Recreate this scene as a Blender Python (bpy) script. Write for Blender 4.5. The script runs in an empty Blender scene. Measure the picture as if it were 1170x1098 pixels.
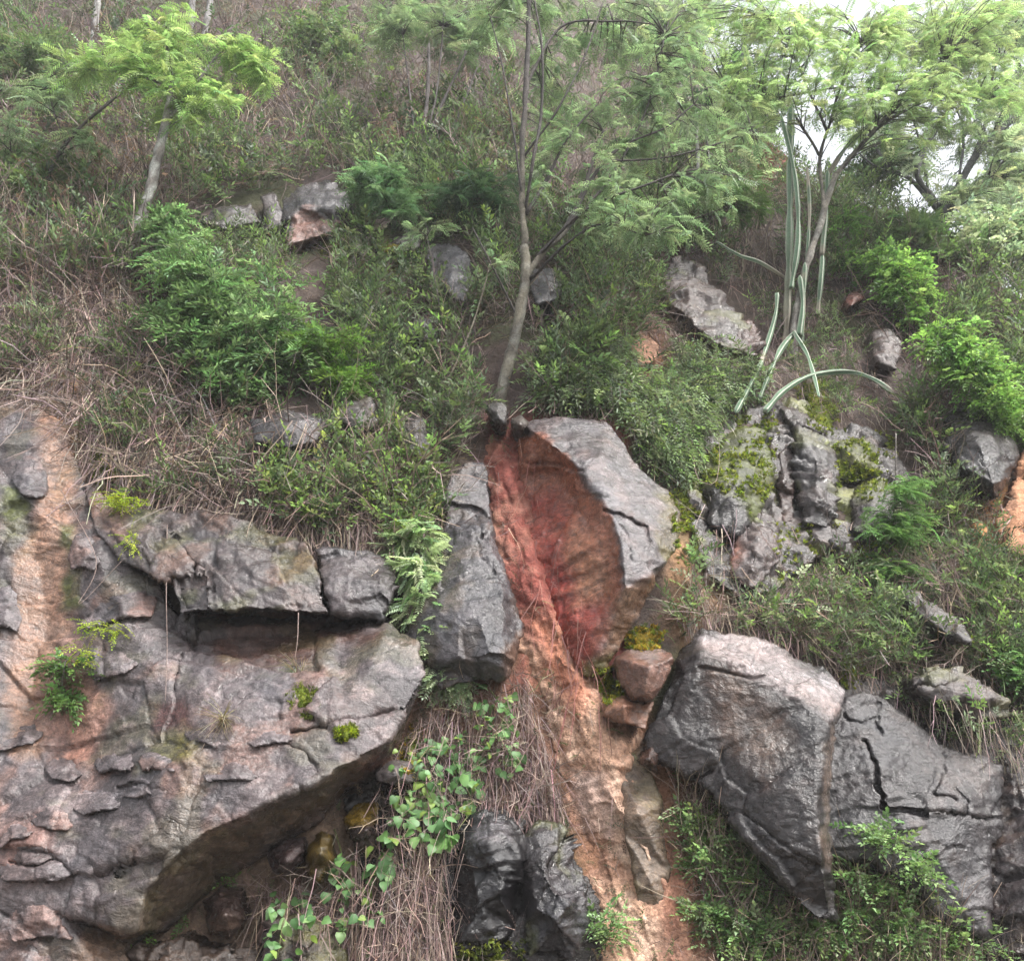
import bpy, math, numpy as np
from mathutils import Vector
from mathutils.bvhtree import BVHTree
from mathutils.geometry import delaunay_2d_cdt
R = math.radians
SC = bpy.context.scene
COL = SC.collection

# ------------------------------------------------------------------ camera
PITCH, FPX = R(20), 1124.0
CAM = np.array([0.0, 0.0, 1.6])
RIGHT = np.array([1.0, 0, 0]); UP = np.array([0, -math.sin(PITCH), math.cos(PITCH)])
FWD = np.array([0, math.cos(PITCH), math.sin(PITCH)])
cd = bpy.data.cameras.new('camera'); cam = bpy.data.objects.new('camera', cd); COL.objects.link(cam)
cam.location = CAM; cam.rotation_euler = (R(90) + PITCH, 0, 0)
cd.sensor_fit = 'HORIZONTAL'; cd.angle = 2 * math.atan(585 / FPX); cd.clip_end = 2000; cd.clip_start = .05
SC.camera = cam
# ------------------------------------------------------------------ overcast sky and soft sun
SUN_EL, SUN_AZ = R(56), R(125)      # azimuth clockwise from +Y: high on the right behind the camera, veiled by cloud
w = bpy.data.worlds.new('World'); SC.world = w; w.use_nodes = True
nt = w.node_tree; nt.nodes.clear()
sky = nt.nodes.new('ShaderNodeTexSky'); sky.sky_type = 'NISHITA'; sky.sun_disc = False
sky.sun_elevation = SUN_EL; sky.sun_rotation = SUN_AZ; sky.dust_density = 6; sky.air_density = 1.0; sky.ozone_density = .6
hs = nt.nodes.new('ShaderNodeHueSaturation'); hs.inputs['Saturation'].default_value = .22
bg = nt.nodes.new('ShaderNodeBackground'); bg.inputs['Strength'].default_value = .15
wo = nt.nodes.new('ShaderNodeOutputWorld')
nt.links.new(sky.outputs[0], hs.inputs['Color']); nt.links.new(hs.outputs[0], bg.inputs['Color']); nt.links.new(bg.outputs[0], wo.inputs['Surface'])
ld = bpy.data.lights.new('sun', 'SUN'); ld.energy = 1.5; ld.angle = R(14); ld.color = (1, .97, .92)
sun = bpy.data.objects.new('sun', ld); COL.objects.link(sun)
sd = Vector((math.sin(SUN_AZ) * math.cos(SUN_EL), math.cos(SUN_AZ) * math.cos(SUN_EL), math.sin(SUN_EL)))
sun.rotation_euler = sd.to_track_quat('Z', 'Y').to_euler()
vs = SC.view_settings; vs.view_transform = 'Standard'; vs.look = 'None'; vs.gamma = 1; vs.exposure = 1.65; vs.use_curve_mapping = False

SC.cycles.max_bounces = 6; SC.cycles.diffuse_bounces = 4; SC.cycles.glossy_bounces = 2; SC.cycles.transmission_bounces = 3
rng = np.random.default_rng(7)
# ------------------------------------------------------------------ noise
def _h(ix, iy, iz, s):
    h = (ix.astype(np.uint32) * np.uint32(374761393)) ^ (iy.astype(np.uint32) * np.uint32(668265263)) ^ (iz.astype(np.uint32) * np.uint32(2147483647 - 19)) ^ np.uint32((s * 974711 + 12345) & 0xffffffff)
    h = (h ^ (h >> np.uint32(13))) * np.uint32(1274126177); h ^= h >> np.uint32(16)
    h = h * np.uint32(2246822519); h ^= h >> np.uint32(15)
    return h.astype(np.float64) / 4294967295.0
def vn(p, s=0):
    p = np.asarray(p, float); f = np.floor(p); i = f.astype(np.int64); t = p - f
    t = t * t * t * (t * (t * 6 - 15) + 10); r = 0
    for a in (0, 1):
        wa = t[:, 0] if a else 1 - t[:, 0]
        for b in (0, 1):
            wb = t[:, 1] if b else 1 - t[:, 1]
            for c in (0, 1):
                wc = t[:, 2] if c else 1 - t[:, 2]
                r = r + wa * wb * wc * _h(i[:, 0] + a, i[:, 1] + b, i[:, 2] + c, s)
    return r * 2 - 1
def fbm(p, s=0, o=4, g=.5):
    r = 0; a = 1; tot = 0
    for k in range(o):
        r = r + a * vn(p * (2.03 ** k) + 17.3 * k, s + k); tot += a; a *= g
    return r / tot
def voro(p, s=0):
    f = np.floor(p); i = f.astype(np.int64); n = len(p)
    d1 = np.full(n, 9.); d2 = np.full(n, 9.); idh = np.zeros(n); vec = np.zeros((n, 3))
    for a in (-1, 0, 1):
        for b in (-1, 0, 1):
            for c in (-1, 0, 1):
                j = i + (a, b, c)
                q = np.stack([_h(j[:, 0], j[:, 1], j[:, 2], s + k) for k in (1, 2, 3)], 1) * .9 + .05 + j
                dv = p - q; d = np.sqrt((dv * dv).sum(1)); m = d < d1
                d2 = np.where(m, d1, np.minimum(d2, d)); d1 = np.where(m, d, d1)
                vec[m] = dv[m]; idh = np.where(m, _h(j[:, 0], j[:, 1], j[:, 2], s + 9), idh)
    return d1, d2, idh, vec
def rot3(ax, ay, az):
    cx, sx, cy, sy, cz, sz = math.cos(ax), math.sin(ax), math.cos(ay), math.sin(ay), math.cos(az), math.sin(az)
    return np.array([[1, 0, 0], [0, cx, -sx], [0, sx, cx]]) @ np.array([[cy, 0, sy], [0, 1, 0], [-sy, 0, cy]]) @ np.array([[cz, -sz, 0], [sz, cz, 0], [0, 0, 1]])
def fracture(p, size, bed, s, tilt=.8):
    """piecewise-planar broken blocks: each cell of a stretched Voronoi has its own height and tilt"""
    q = (p @ rot3(*bed).T) / np.array(size)
    q = q + .09 * np.stack([vn(q * 1.7 + 5, s + 20), vn(q * 1.7 + 9, s + 21), vn(q * 1.7 + 13, s + 22)], 1)
    d1, d2, h, vec = voro(q, s)
    g = np.stack([np.modf(h * 57.3)[0], np.modf(h * 91.7)[0], np.modf(h * 133.1)[0]], 1) * 2 - 1
    e = d2 - d1
    return (h * 2 - 1) * .55 + tilt * (vec * g).sum(1) - .25 * np.clip(1 - e / .05, 0, 1), h
def smooth(a, b, x):
    t = np.clip((x - a) / (b - a), 0, 1); return t * t * (3 - 2 * t)

# ------------------------------------------------------------------ pixels (photograph's own 1170 x 1098) to rays
def ray(u, v):
    u = np.asarray(u, float); v = np.asarray(v, float)
    return ((u - 585) / FPX)[..., None] * RIGHT + ((549 - v) / FPX)[..., None] * UP + FWD
def at_t(u, v, t): return CAM + ray(u, v) * np.asarray(t, float)[..., None]
def at_y(u, v, y):
    d = ray(u, v); return CAM + d * (np.asarray(y, float) / d[..., 1])[..., None]
def proj(p):
    q = p - CAM; t = q @ FWD
    return 585 + FPX * (q @ RIGHT) / t, 549 - FPX * (q @ UP) / t, t

# ------------------------------------------------------------------ mesh helpers
def new_mesh(name, V, F, mat, col=None, att=None, smoothf=False):
    """F: (n,3) or (n,4) array or a list of such arrays"""
    me = bpy.data.meshes.new(name)
    Fs = F if isinstance(F, list) else [F]
    Fs = [np.asarray(f, np.int32) for f in Fs if len(f)]
    li = np.concatenate([f.ravel() for f in Fs]); tot = np.concatenate([np.full(len(f), f.shape[1], np.int32) for f in Fs])
    st = np.concatenate([[0], np.cumsum(tot)[:-1]]).astype(np.int32)
    me.vertices.add(len(V)); me.vertices.foreach_set('co', np.ascontiguousarray(V, np.float32).ravel())
    me.loops.add(len(li)); me.loops.foreach_set('vertex_index', li)
    me.polygons.add(len(tot)); me.polygons.foreach_set('loop_start', st)
    if smoothf: me.polygons.foreach_set('use_smooth', np.ones(len(tot), bool))
    me.update(calc_edges=True)
    if col is not None:
        a = me.attributes.new('col', 'FLOAT_COLOR', 'POINT')
        c = np.ones((len(V), 4), np.float32); c[:, :3] = np.clip(col, 0, 1); a.data.foreach_set('color', c.ravel())
    for k, val in (att or {}).items():
        a = me.attributes.new(k, 'FLOAT', 'POINT'); a.data.foreach_set('value', np.asarray(val, np.float32).ravel())
    me.materials.append(mat)
    return me
def tag(o, label=None, cat=None, group=None, kind=None):
    for k, val in (('label', label), ('category', cat), ('group', group), ('kind', kind)):
        if val: o[k] = val
    return o
def link(name, me, parent=None, origin=None):
    o = bpy.data.objects.new(name, me); COL.objects.link(o)
    if parent is not None:
        o.parent = parent
    return o
def put(name, V, F, mat, parent=None, col=None, att=None, smoothf=False, base=None):
    """a mesh object whose origin sits at its base (or at its parent's base)"""
    V = np.asarray(V, float)
    if parent is not None: b = np.array(parent.location)
    elif base is not None: b = np.asarray(base, float)
    else: b = np.array([V[:, 0].mean(), V[:, 1].mean(), V[:, 2].min()])
    o = link(name, new_mesh(name, V - b, F, mat, col, att, smoothf), parent)
    if parent is None: o.location = b
    return o
def empty(name, loc, label, cat, group=None):
    o = bpy.data.objects.new(name, None); COL.objects.link(o); o.location = loc; o.empty_display_size = .1
    return tag(o, label, cat, group)

# ------------------------------------------------------------------ materials
def mat(name, build):
    m = bpy.data.materials.new(name); m.use_nodes = True; t = m.node_tree; t.nodes.clear()
    out = t.nodes.new('ShaderNodeOutputMaterial'); build(t, out); return m
def N(t, typ, **kw):
    n = t.nodes.new(typ)
    for k, v in kw.items():
        if k.startswith('i_'): n.inputs[k[2:].replace('_', ' ')].default_value = v
        else: setattr(n, k, v)
    return n
def noise_chain(t, scale, detail, lo, hi, rough=.6):
    g = N(t, 'ShaderNodeNewGeometry'); n = N(t, 'ShaderNodeTexNoise'); n.inputs['Scale'].default_value = scale
    n.inputs['Detail'].default_value = detail; n.inputs['Roughness'].default_value = rough
    t.links.new(g.outputs['Position'], n.inputs['Vector'])
    m = N(t, 'ShaderNodeMapRange'); m.inputs['From Min'].default_value = .25; m.inputs['From Max'].default_value = .75
    m.inputs['To Min'].default_value = lo; m.inputs['To Max'].default_value = hi
    t.links.new(n.outputs['Fac'], m.inputs['Value']); return n, m
def surf_mat(bump, scale, r0, r1, vary=(.55, 1.45), spec=.5, cracks=False):
    def b(t, out):
        L = t.links.new
        a = N(t, 'ShaderNodeAttribute', attribute_name='col'); wt = N(t, 'ShaderNodeAttribute', attribute_name='wet')
        _, v1 = noise_chain(t, scale, 5, vary[0], vary[1], .7)
        _, v2 = noise_chain(t, scale * 4.5, 2, .62, 1.38, .6)
        mm = N(t, 'ShaderNodeMath', operation='MULTIPLY'); L(v1.outputs[0], mm.inputs[0]); L(v2.outputs[0], mm.inputs[1])
        mx = N(t, 'ShaderNodeMix', data_type='RGBA', blend_type='MULTIPLY'); mx.inputs['Factor'].default_value = 1
        L(a.outputs['Color'], mx.inputs['A']); L(mm.outputs[0], mx.inputs['B'])
        p = N(t, 'ShaderNodeBsdfPrincipled'); p.inputs['Specular IOR Level'].default_value = spec
        res = mx.outputs['Result']; crk = None
        if cracks:
            g = N(t, 'ShaderNodeNewGeometry'); wn = N(t, 'ShaderNodeTexNoise'); wn.inputs['Scale'].default_value = 3.5; wn.inputs['Detail'].default_value = 4; L(g.outputs['Position'], wn.inputs['Vector'])
            wm = N(t, 'ShaderNodeVectorMath', operation='MULTIPLY_ADD'); L(wn.outputs['Color'], wm.inputs[0]); wm.inputs[1].default_value = (.35, .35, .35); L(g.outputs['Position'], wm.inputs[2])
            mp = N(t, 'ShaderNodeMapping'); mp.inputs['Scale'].default_value = (2.6, 2.6, 5.5); mp.inputs['Rotation'].default_value = (.2, .35, .3); L(wm.outputs[0], mp.inputs['Vector'])
            vo = N(t, 'ShaderNodeTexVoronoi', feature='DISTANCE_TO_EDGE'); vo.inputs['Scale'].default_value = 1.0; L(mp.outputs[0], vo.inputs['Vector'])
            c1 = N(t, 'ShaderNodeMapRange', interpolation_type='SMOOTHSTEP'); c1.inputs['From Max'].default_value = .035; L(vo.outputs['Distance'], c1.inputs['Value'])
            _, ms = noise_chain(t, 1.3, 2, -.15, 2.4); mc = N(t, 'ShaderNodeMath', operation='MAXIMUM', use_clamp=True); L(c1.outputs[0], mc.inputs[0]); L(ms.outputs[0], mc.inputs[1]); crk = mc.outputs[0]
            dk = N(t, 'ShaderNodeMapRange'); dk.inputs['To Min'].default_value = .5; L(crk, dk.inputs['Value'])
            hn, hm = noise_chain(t, 2.2, 4, 0, 1); hx = N(t, 'ShaderNodeMix', data_type='RGBA'); hx.inputs['A'].default_value = (1.2, .95, .9, 1); hx.inputs['B'].default_value = (.95, .97, 1.06, 1); L(hm.outputs[0], hx.inputs['Factor'])
            m2 = N(t, 'ShaderNodeMix', data_type='RGBA', blend_type='MULTIPLY'); m2.inputs['Factor'].default_value = 1; L(res, m2.inputs['A']); L(hx.outputs['Result'], m2.inputs['B'])
            m3 = N(t, 'ShaderNodeMix', data_type='RGBA', blend_type='MULTIPLY'); m3.inputs['Factor'].default_value = 1; L(m2.outputs['Result'], m3.inputs['A']); L(dk.outputs[0], m3.inputs['B']); res = m3.outputs['Result']
            sm_ = N(t, 'ShaderNodeMapping'); sm_.inputs['Scale'].default_value = (7, 7, 42); sm_.inputs['Rotation'].default_value = (.25, .5, .2); L(wm.outputs[0], sm_.inputs['Vector'])
            sn = N(t, 'ShaderNodeTexNoise'); sn.inputs['Scale'].default_value = 1; sn.inputs['Detail'].default_value = 4; sn.inputs['Roughness'].default_value = .65; L(sm_.outputs[0], sn.inputs['Vector'])
            sr = N(t, 'ShaderNodeMapRange'); sr.inputs['From Min'].default_value = .3; sr.inputs['From Max'].default_value = .7; sr.inputs['To Min'].default_value = .6; sr.inputs['To Max'].default_value = 1.4; L(sn.outputs['Fac'], sr.inputs['Value'])
            m4 = N(t, 'ShaderNodeMix', data_type='RGBA', blend_type='MULTIPLY'); m4.inputs['Factor'].default_value = 1; L(res, m4.inputs['A']); L(sr.outputs[0], m4.inputs['B']); res = m4.outputs['Result']
        L(res, p.inputs['Base Color'])
        _, rn = noise_chain(t, scale * .6, 2, -.16, .16)
        ro = N(t, 'ShaderNodeMapRange'); ro.inputs['To Min'].default_value = r1; ro.inputs['To Max'].default_value = r0
        L(wt.outputs['Fac'], ro.inputs['Value'])
        ad = N(t, 'ShaderNodeMath', operation='ADD', use_clamp=True); L(ro.outputs[0], ad.inputs[0]); L(rn.outputs[0], ad.inputs[1]); L(ad.outputs[0], p.inputs['Roughness'])
        n1, _ = noise_chain(t, scale * 1.3, 5, 0, 1, .72)
        bp = N(t, 'ShaderNodeBump'); bp.inputs['Strength'].default_value = bump; bp.inputs['Distance'].default_value = .03
        if crk is not None:
            hb = N(t, 'ShaderNodeMath', operation='MULTIPLY_ADD'); L(crk, hb.inputs[0]); hb.inputs[1].default_value = .5; L(n1.outputs['Fac'], hb.inputs[2]); h2 = N(t, 'ShaderNodeMath', operation='MULTIPLY_ADD'); L(sn.outputs['Fac'], h2.inputs[0]); h2.inputs[1].default_value = .7; L(hb.outputs[0], h2.inputs[2]); L(h2.outputs[0], bp.inputs['Height'])
        else: L(n1.outputs['Fac'], bp.inputs['Height'])
        L(bp.outputs[0], p.inputs['Normal']); L(p.outputs[0], out.inputs[0])
    return b
M_ROCK = mat('wet_rock', surf_mat(.5, 20, .09, .46, (.35, 1.6), .5, True))
M_SOIL = mat('soil', surf_mat(1.0, 14, .5, .95, (.6, 1.4), .25))
M_MOSS = mat('moss', surf_mat(1.0, 38, .7, 1.0, (.45, 1.5), .1))
def leaf_build(tr, rough):
    def b(t, out):
        L = t.links.new
        a = N(t, 'ShaderNodeAttribute', attribute_name='col')
        p = N(t, 'ShaderNodeBsdfPrincipled'); p.inputs['Roughness'].default_value = rough; p.inputs['Specular IOR Level'].default_value = .4
        L(a.outputs['Color'], p.inputs['Base Color'])
        tl = N(t, 'ShaderNodeBsdfTranslucent')
        g = N(t, 'ShaderNodeMix', data_type='RGBA', blend_type='MULTIPLY'); g.inputs['Factor'].default_value = 1
        L(a.outputs['Color'], g.inputs['A']); g.inputs['B'].default_value = (1.15, 1.18, .85, 1); L(g.outputs['Result'], tl.inputs['Color'])
        mx = N(t, 'ShaderNodeMixShader'); mx.inputs[0].default_value = tr
        L(p.outputs[0], mx.inputs[1]); L(tl.outputs[0], mx.inputs[2]); L(mx.outputs[0], out.inputs[0])
    return b
M_LEAF = mat('leaf', leaf_build(.45, .45))
M_TWIG = mat('dry_stem', leaf_build(.04, .75))
M_BARK = mat('bark', surf_mat(.9, 30, .5, .9, (.5, 1.5), .3))
M_CACT = mat('cactus_skin', surf_mat(.25, 40, .4, .6, (.8, 1.2), .4))

# ------------------------------------------------------------------ hillside: cliff below, steep slope above, crest falling to the right
SL = .31
def on_cliff(u, v):
    d = ray(u, v); t = (6.5 + SL * .7) / (d[..., 1] - SL * d[..., 2]); return CAM + d * t[..., None]
_tp = np.array([(-300, 440), (0, 450), (120, 520), (250, 560), (450, 590), (520, 500), (580, 470), (700, 490), (770, 600), (820, 715), (960, 775), (1080, 830), (1170, 800), (1500, 790)], float)
_q = on_cliff(_tp[:, 0], _tp[:, 1]); TOPX, TOPZ = _q[:, 0], _q[:, 2]
def hy(x, z, lump=True):
    zt = np.interp(x, TOPX, TOPZ); k = .25
    y = 6.5 + SL * (z - .9) + .29 * k * np.logaddexp(0, (z - zt) / k)
    y = y - .29 * .28 * np.clip(zt - 4.2, -9, 0) * 0
    y = np.where(z < .9, 6.5 - (.9 - z) * .75, y)
    if lump:
        P = np.stack([x, z * .8, 0 * x], 1); y = y + .22 * fbm(P * .55, 41, 3) + .10 * fbm(P * 1.7, 42, 3)
    return y
_cp = np.array([(700, -150), (760, -20), (800, 60), (860, 140), (950, 205), (1060, 252), (1170, 330), (1330, 430)], float)
cx, cz = [], []
for u, v in _cp:
    d = ray(np.array(u), np.array(v)); ts = np.linspace(6, 40, 4000); P = CAM + d[None] * ts[:, None]
    k = np.argmax(P[:, 1] > hy(P[:, 0], P[:, 2], False)); cx.append(P[k, 0]); cz.append(P[k, 2])
cx, cz = np.array([-20] + cx), np.array([40.] + cz)
xs = np.concatenate([np.arange(-26, -10.01, .35), np.arange(-10, 10.01, .08), np.arange(10.35, 26, .35)])
zs = [-.1]
while zs[-1] < 30: zs.append(zs[-1] + .04 + .0034 * max(zs[-1], 0))
zs = np.array(zs)
X, Z = np.meshgrid(xs, zs); sh = X.shape
x, z = X.ravel(), Z.ravel(); y = hy(x, z)
cr = np.interp(x, cx, cz)
def clampz(z, cr): k = .18; e = z - cr; return np.where(e > 3, cr + .06 * e, z - (1 - .06) * k * np.logaddexp(0, np.clip(e, -9, 9) / k))
zc = clampz(z, cr)
HP = np.stack([x, y, zc], 1)
# smooth base (for depths) and detailed surface
nr, ncl = sh
idx = np.arange(nr * ncl).reshape(sh)
quads = np.stack([idx[:-1, :-1], idx[:-1, 1:], idx[1:, 1:], idx[1:, :-1]], -1).reshape(-1, 4)
sub_r = np.unique(np.r_[np.arange(0, nr, 4), nr - 1]); sub_c = np.unique(np.r_[np.arange(0, ncl, 4), ncl - 1])
ci = np.arange(len(sub_r) * len(sub_c)).reshape(len(sub_r), len(sub_c))
cq = np.stack([ci[:-1, :-1], ci[:-1, 1:], ci[1:, 1:], ci[1:, :-1]], -1).reshape(-1, 4)
bvh = BVHTree.FromPolygons(HP[idx[np.ix_(sub_r, sub_c)].ravel()].tolist(), cq.tolist())
ST = 2; U0, V0, NU, NV = -260, -160, 850, 720          # lattice of the depth map, every 2 photo pixels
gu = np.arange(U0, U0 + NU * ST + 1, 8.); gv = np.arange(V0, V0 + NV * ST + 1, 8.)
DM = np.full((len(gv), len(gu)), np.nan)
for j, v in enumerate(gv):
    dd = ray(gu, np.full_like(gu, v))
    for i in range(len(gu)):
        d = dd[i]; h = bvh.ray_cast(Vector(CAM), Vector(d))
        if h[0] is not None: DM[j, i] = (np.array(h[0]) - CAM) @ FWD
SKY0 = np.isnan(DM)
for i in range(DM.shape[1]):
    c = DM[:, i]; ok = ~np.isnan(c)
    c[~ok] = np.interp(np.where(~ok)[0], np.where(ok)[0], c[ok])
def dbase(u, v):
    a = np.clip((np.asarray(u, float) - U0) / 8, 0, len(gu) - 1.001); b = np.clip((np.asarray(v, float) - V0) / 8, 0, len(gv) - 1.001)
    i = a.astype(int); j = b.astype(int); fa = a - i; fb = b - j
    return (DM[j, i] * (1 - fa) + DM[j, i + 1] * fa) * (1 - fb) + (DM[j + 1, i] * (1 - fa) + DM[j + 1, i + 1] * fa) * fb
LU, LV = np.meshgrid(U0 + ST * np.arange(NU), V0 + ST * np.arange(NV))
ZB = dbase(LU, LV); IDB = np.zeros(ZB.shape, np.int16)      # depth of the nearest surface, and which rock it is
SKYB = dbase(LU, LV) * 0
_a = np.clip(((LU - U0) / 8).astype(int), 0, len(gu) - 1); _b = np.clip(((LV - V0) / 8).astype(int), 0, len(gv) - 1)
SKYB = SKY0[_b, _a]

def inpoly(u, v, poly):
    u = np.asarray(u, float); v = np.asarray(v, float); r = np.zeros(u.shape, bool); n = len(poly)
    for k in range(n):
        x1, y1 = poly[k][:2]; x2, y2 = poly[(k + 1) % n][:2]
        if y1 == y2: continue
        c = ((y1 > v) != (y2 > v)) & (u < (x2 - x1) * (v - y1) / (y2 - y1) + x1); r ^= c
    return r
def dseg(u, v, line, closed=False):
    d = np.full(np.shape(u), 1e9); n = len(line)
    for k in range(n if closed else n - 1):
        ax, ay = line[k][:2]; bx, by = line[(k + 1) % n][:2]
        l2 = (bx - ax) ** 2 + (by - ay) ** 2 + 1e-9
        s = np.clip(((u - ax) * (bx - ax) + (v - ay) * (by - ay)) / l2, 0, 1)
        d = np.minimum(d, np.hypot(u - ax - s * (bx - ax), v - ay - s * (by - ay)))
    return d
def soft(u, v, poly, s): 
    ins = inpoly(u, v, poly); d = dseg(u, v, poly, True) * np.where(ins, 1, -1); return smooth(-s, s, d)
def stain_highlight(c, u, v, P, stains_highlights, seed):
    for k, (poly, colr, s, br) in enumerate(stains_highlights):
        n = fbm(P * 4.5, seed + 60 + 7 * k, 4)
        m = soft(u + 14 * n, v + 14 * fbm(P * 3.1, seed + 61 + 7 * k, 3), poly, s) * np.clip(1 - br + br * smooth(-.35, .35, fbm(P * 6, seed + 63 + 7 * k, 4)) * 1.6, 0, 1)
        c = c * (1 - m[:, None]) + np.array(colr) * m[:, None]
    return c

# colours
GREY, DARK, PALE, PINK, BROWN = (.16, .146, .146), (.075, .07, .072), (.30, .275, .27), (.30, .20, .165), (.17, .105, .07)
OLIVE, RUST, RED, ORANGE, TAN = (.10, .085, .05), (.25, .115, .055), (.20, .052, .036), (.42, .20, .115), (.36, .24, .16)
MOSS, MOSSD, SOILC, MAUVE, OCHRE = (.10, .125, .02), (.05, .055, .025), (.06, .043, .035), (.08, .06, .055), (.24, .17, .025)

# the hillside itself
xh = HP; n1 = fbm(xh * 1.1, 80, 5); n2 = fbm(xh * 5, 81, 4)
dn = np.zeros_like(xh); 
g = np.gradient(HP.reshape(sh + (3,)), axis=(0, 1)); nn = np.cross(g[1].reshape(-1, 3), g[0].reshape(-1, 3)); nn /= np.linalg.norm(nn, axis=1)[:, None] + 1e-9
if nn[:, 1].mean() > 0: nn = -nn
fr, _ = fracture(xh, (.4, .4, .22), (.2, .3, 0), 5)
HV = xh + nn * (.035 * n2 + .03 * fr * smooth(-.2, .3, n1) - .03)[:, None]
hu, hv, ht = proj(HV)
c = np.array(SOILC) * (1 + .35 * n2)[:, None]
c = c + (np.array(MAUVE) - c) * smooth(-.1, .3, fbm(xh * 2.3, 82, 4))[:, None]
c = c + (np.array(MOSSD) - c) * (.85 * smooth(.02, .25, fbm(xh * 1.6, 84, 4)))[:, None]
HSTAINS = [([(835, 165), (900, 160), (905, 215), (850, 215)], RED, 12, .3), ([(440, 130), (500, 120), (560, 160), (520, 200), (450, 190)], (.24, .15, .10), 15, .6),
    ([(1090, 570), (1170, 560), (1200, 640), (1100, 630)], (.40, .19, .07), 12, .4), ([(690, 380), (760, 370), (770, 430), (700, 430)], (.28, .14, .08), 12, .5),
    ([(440, 780), (640, 760), (660, 900), (560, 960), (430, 900)], (.16, .085, .06), 20, .5), ([(760, 600), (830, 560), (850, 650), (790, 760), (760, 700)], (.26, .15, .08), 15, .5),
    ([(740, 930), (800, 960), (850, 1100), (760, 1120)], (.32, .16, .11), 20, .4), ([(150, 1000), (420, 900), (420, 1120), (140, 1120)], (.2, .14, .1), 20, .5),
    ([(230, 690), (445, 700), (445, 760), (230, 760)], (.13, .075, .055), 10, .3), ([(20, 430), (90, 430), (90, 560), (20, 560)], (.33, .19, .11), 12, .5),
    ([(555, 480), (720, 480), (720, 790), (590, 790)], (.17, .05, .038), 12, .2), ([(600, 740), (720, 780), (780, 900), (830, 1010), (900, 1200), (680, 1200), (650, 900)], (.36, .19, .12), 14, .3)]
c = stain_highlight(c, hu, hv, xh, HSTAINS, 90)
hill = put('hillside', HV, quads, M_SOIL, col=c, att={'wet': .35 + .3 * n1}, smoothf=True, base=(0, 0, 0)); tag(hill, 'steep brown hillside of soil above the rock cut', kind='structure')
g_ = np.array([(-29, -11, 0), (29, -11, 0), (29, 45, 0), (-29, 45, 0)], float)
gr = put('ground', g_, np.array([[0, 1, 2, 3]]), M_SOIL, col=np.tile((.11, .095, .08), (4, 1)), att={'wet': np.full(4, .4)}, base=(0, 0, 0)); tag(gr, 'bare earth verge at the foot of the rock cut', kind='structure')
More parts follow.
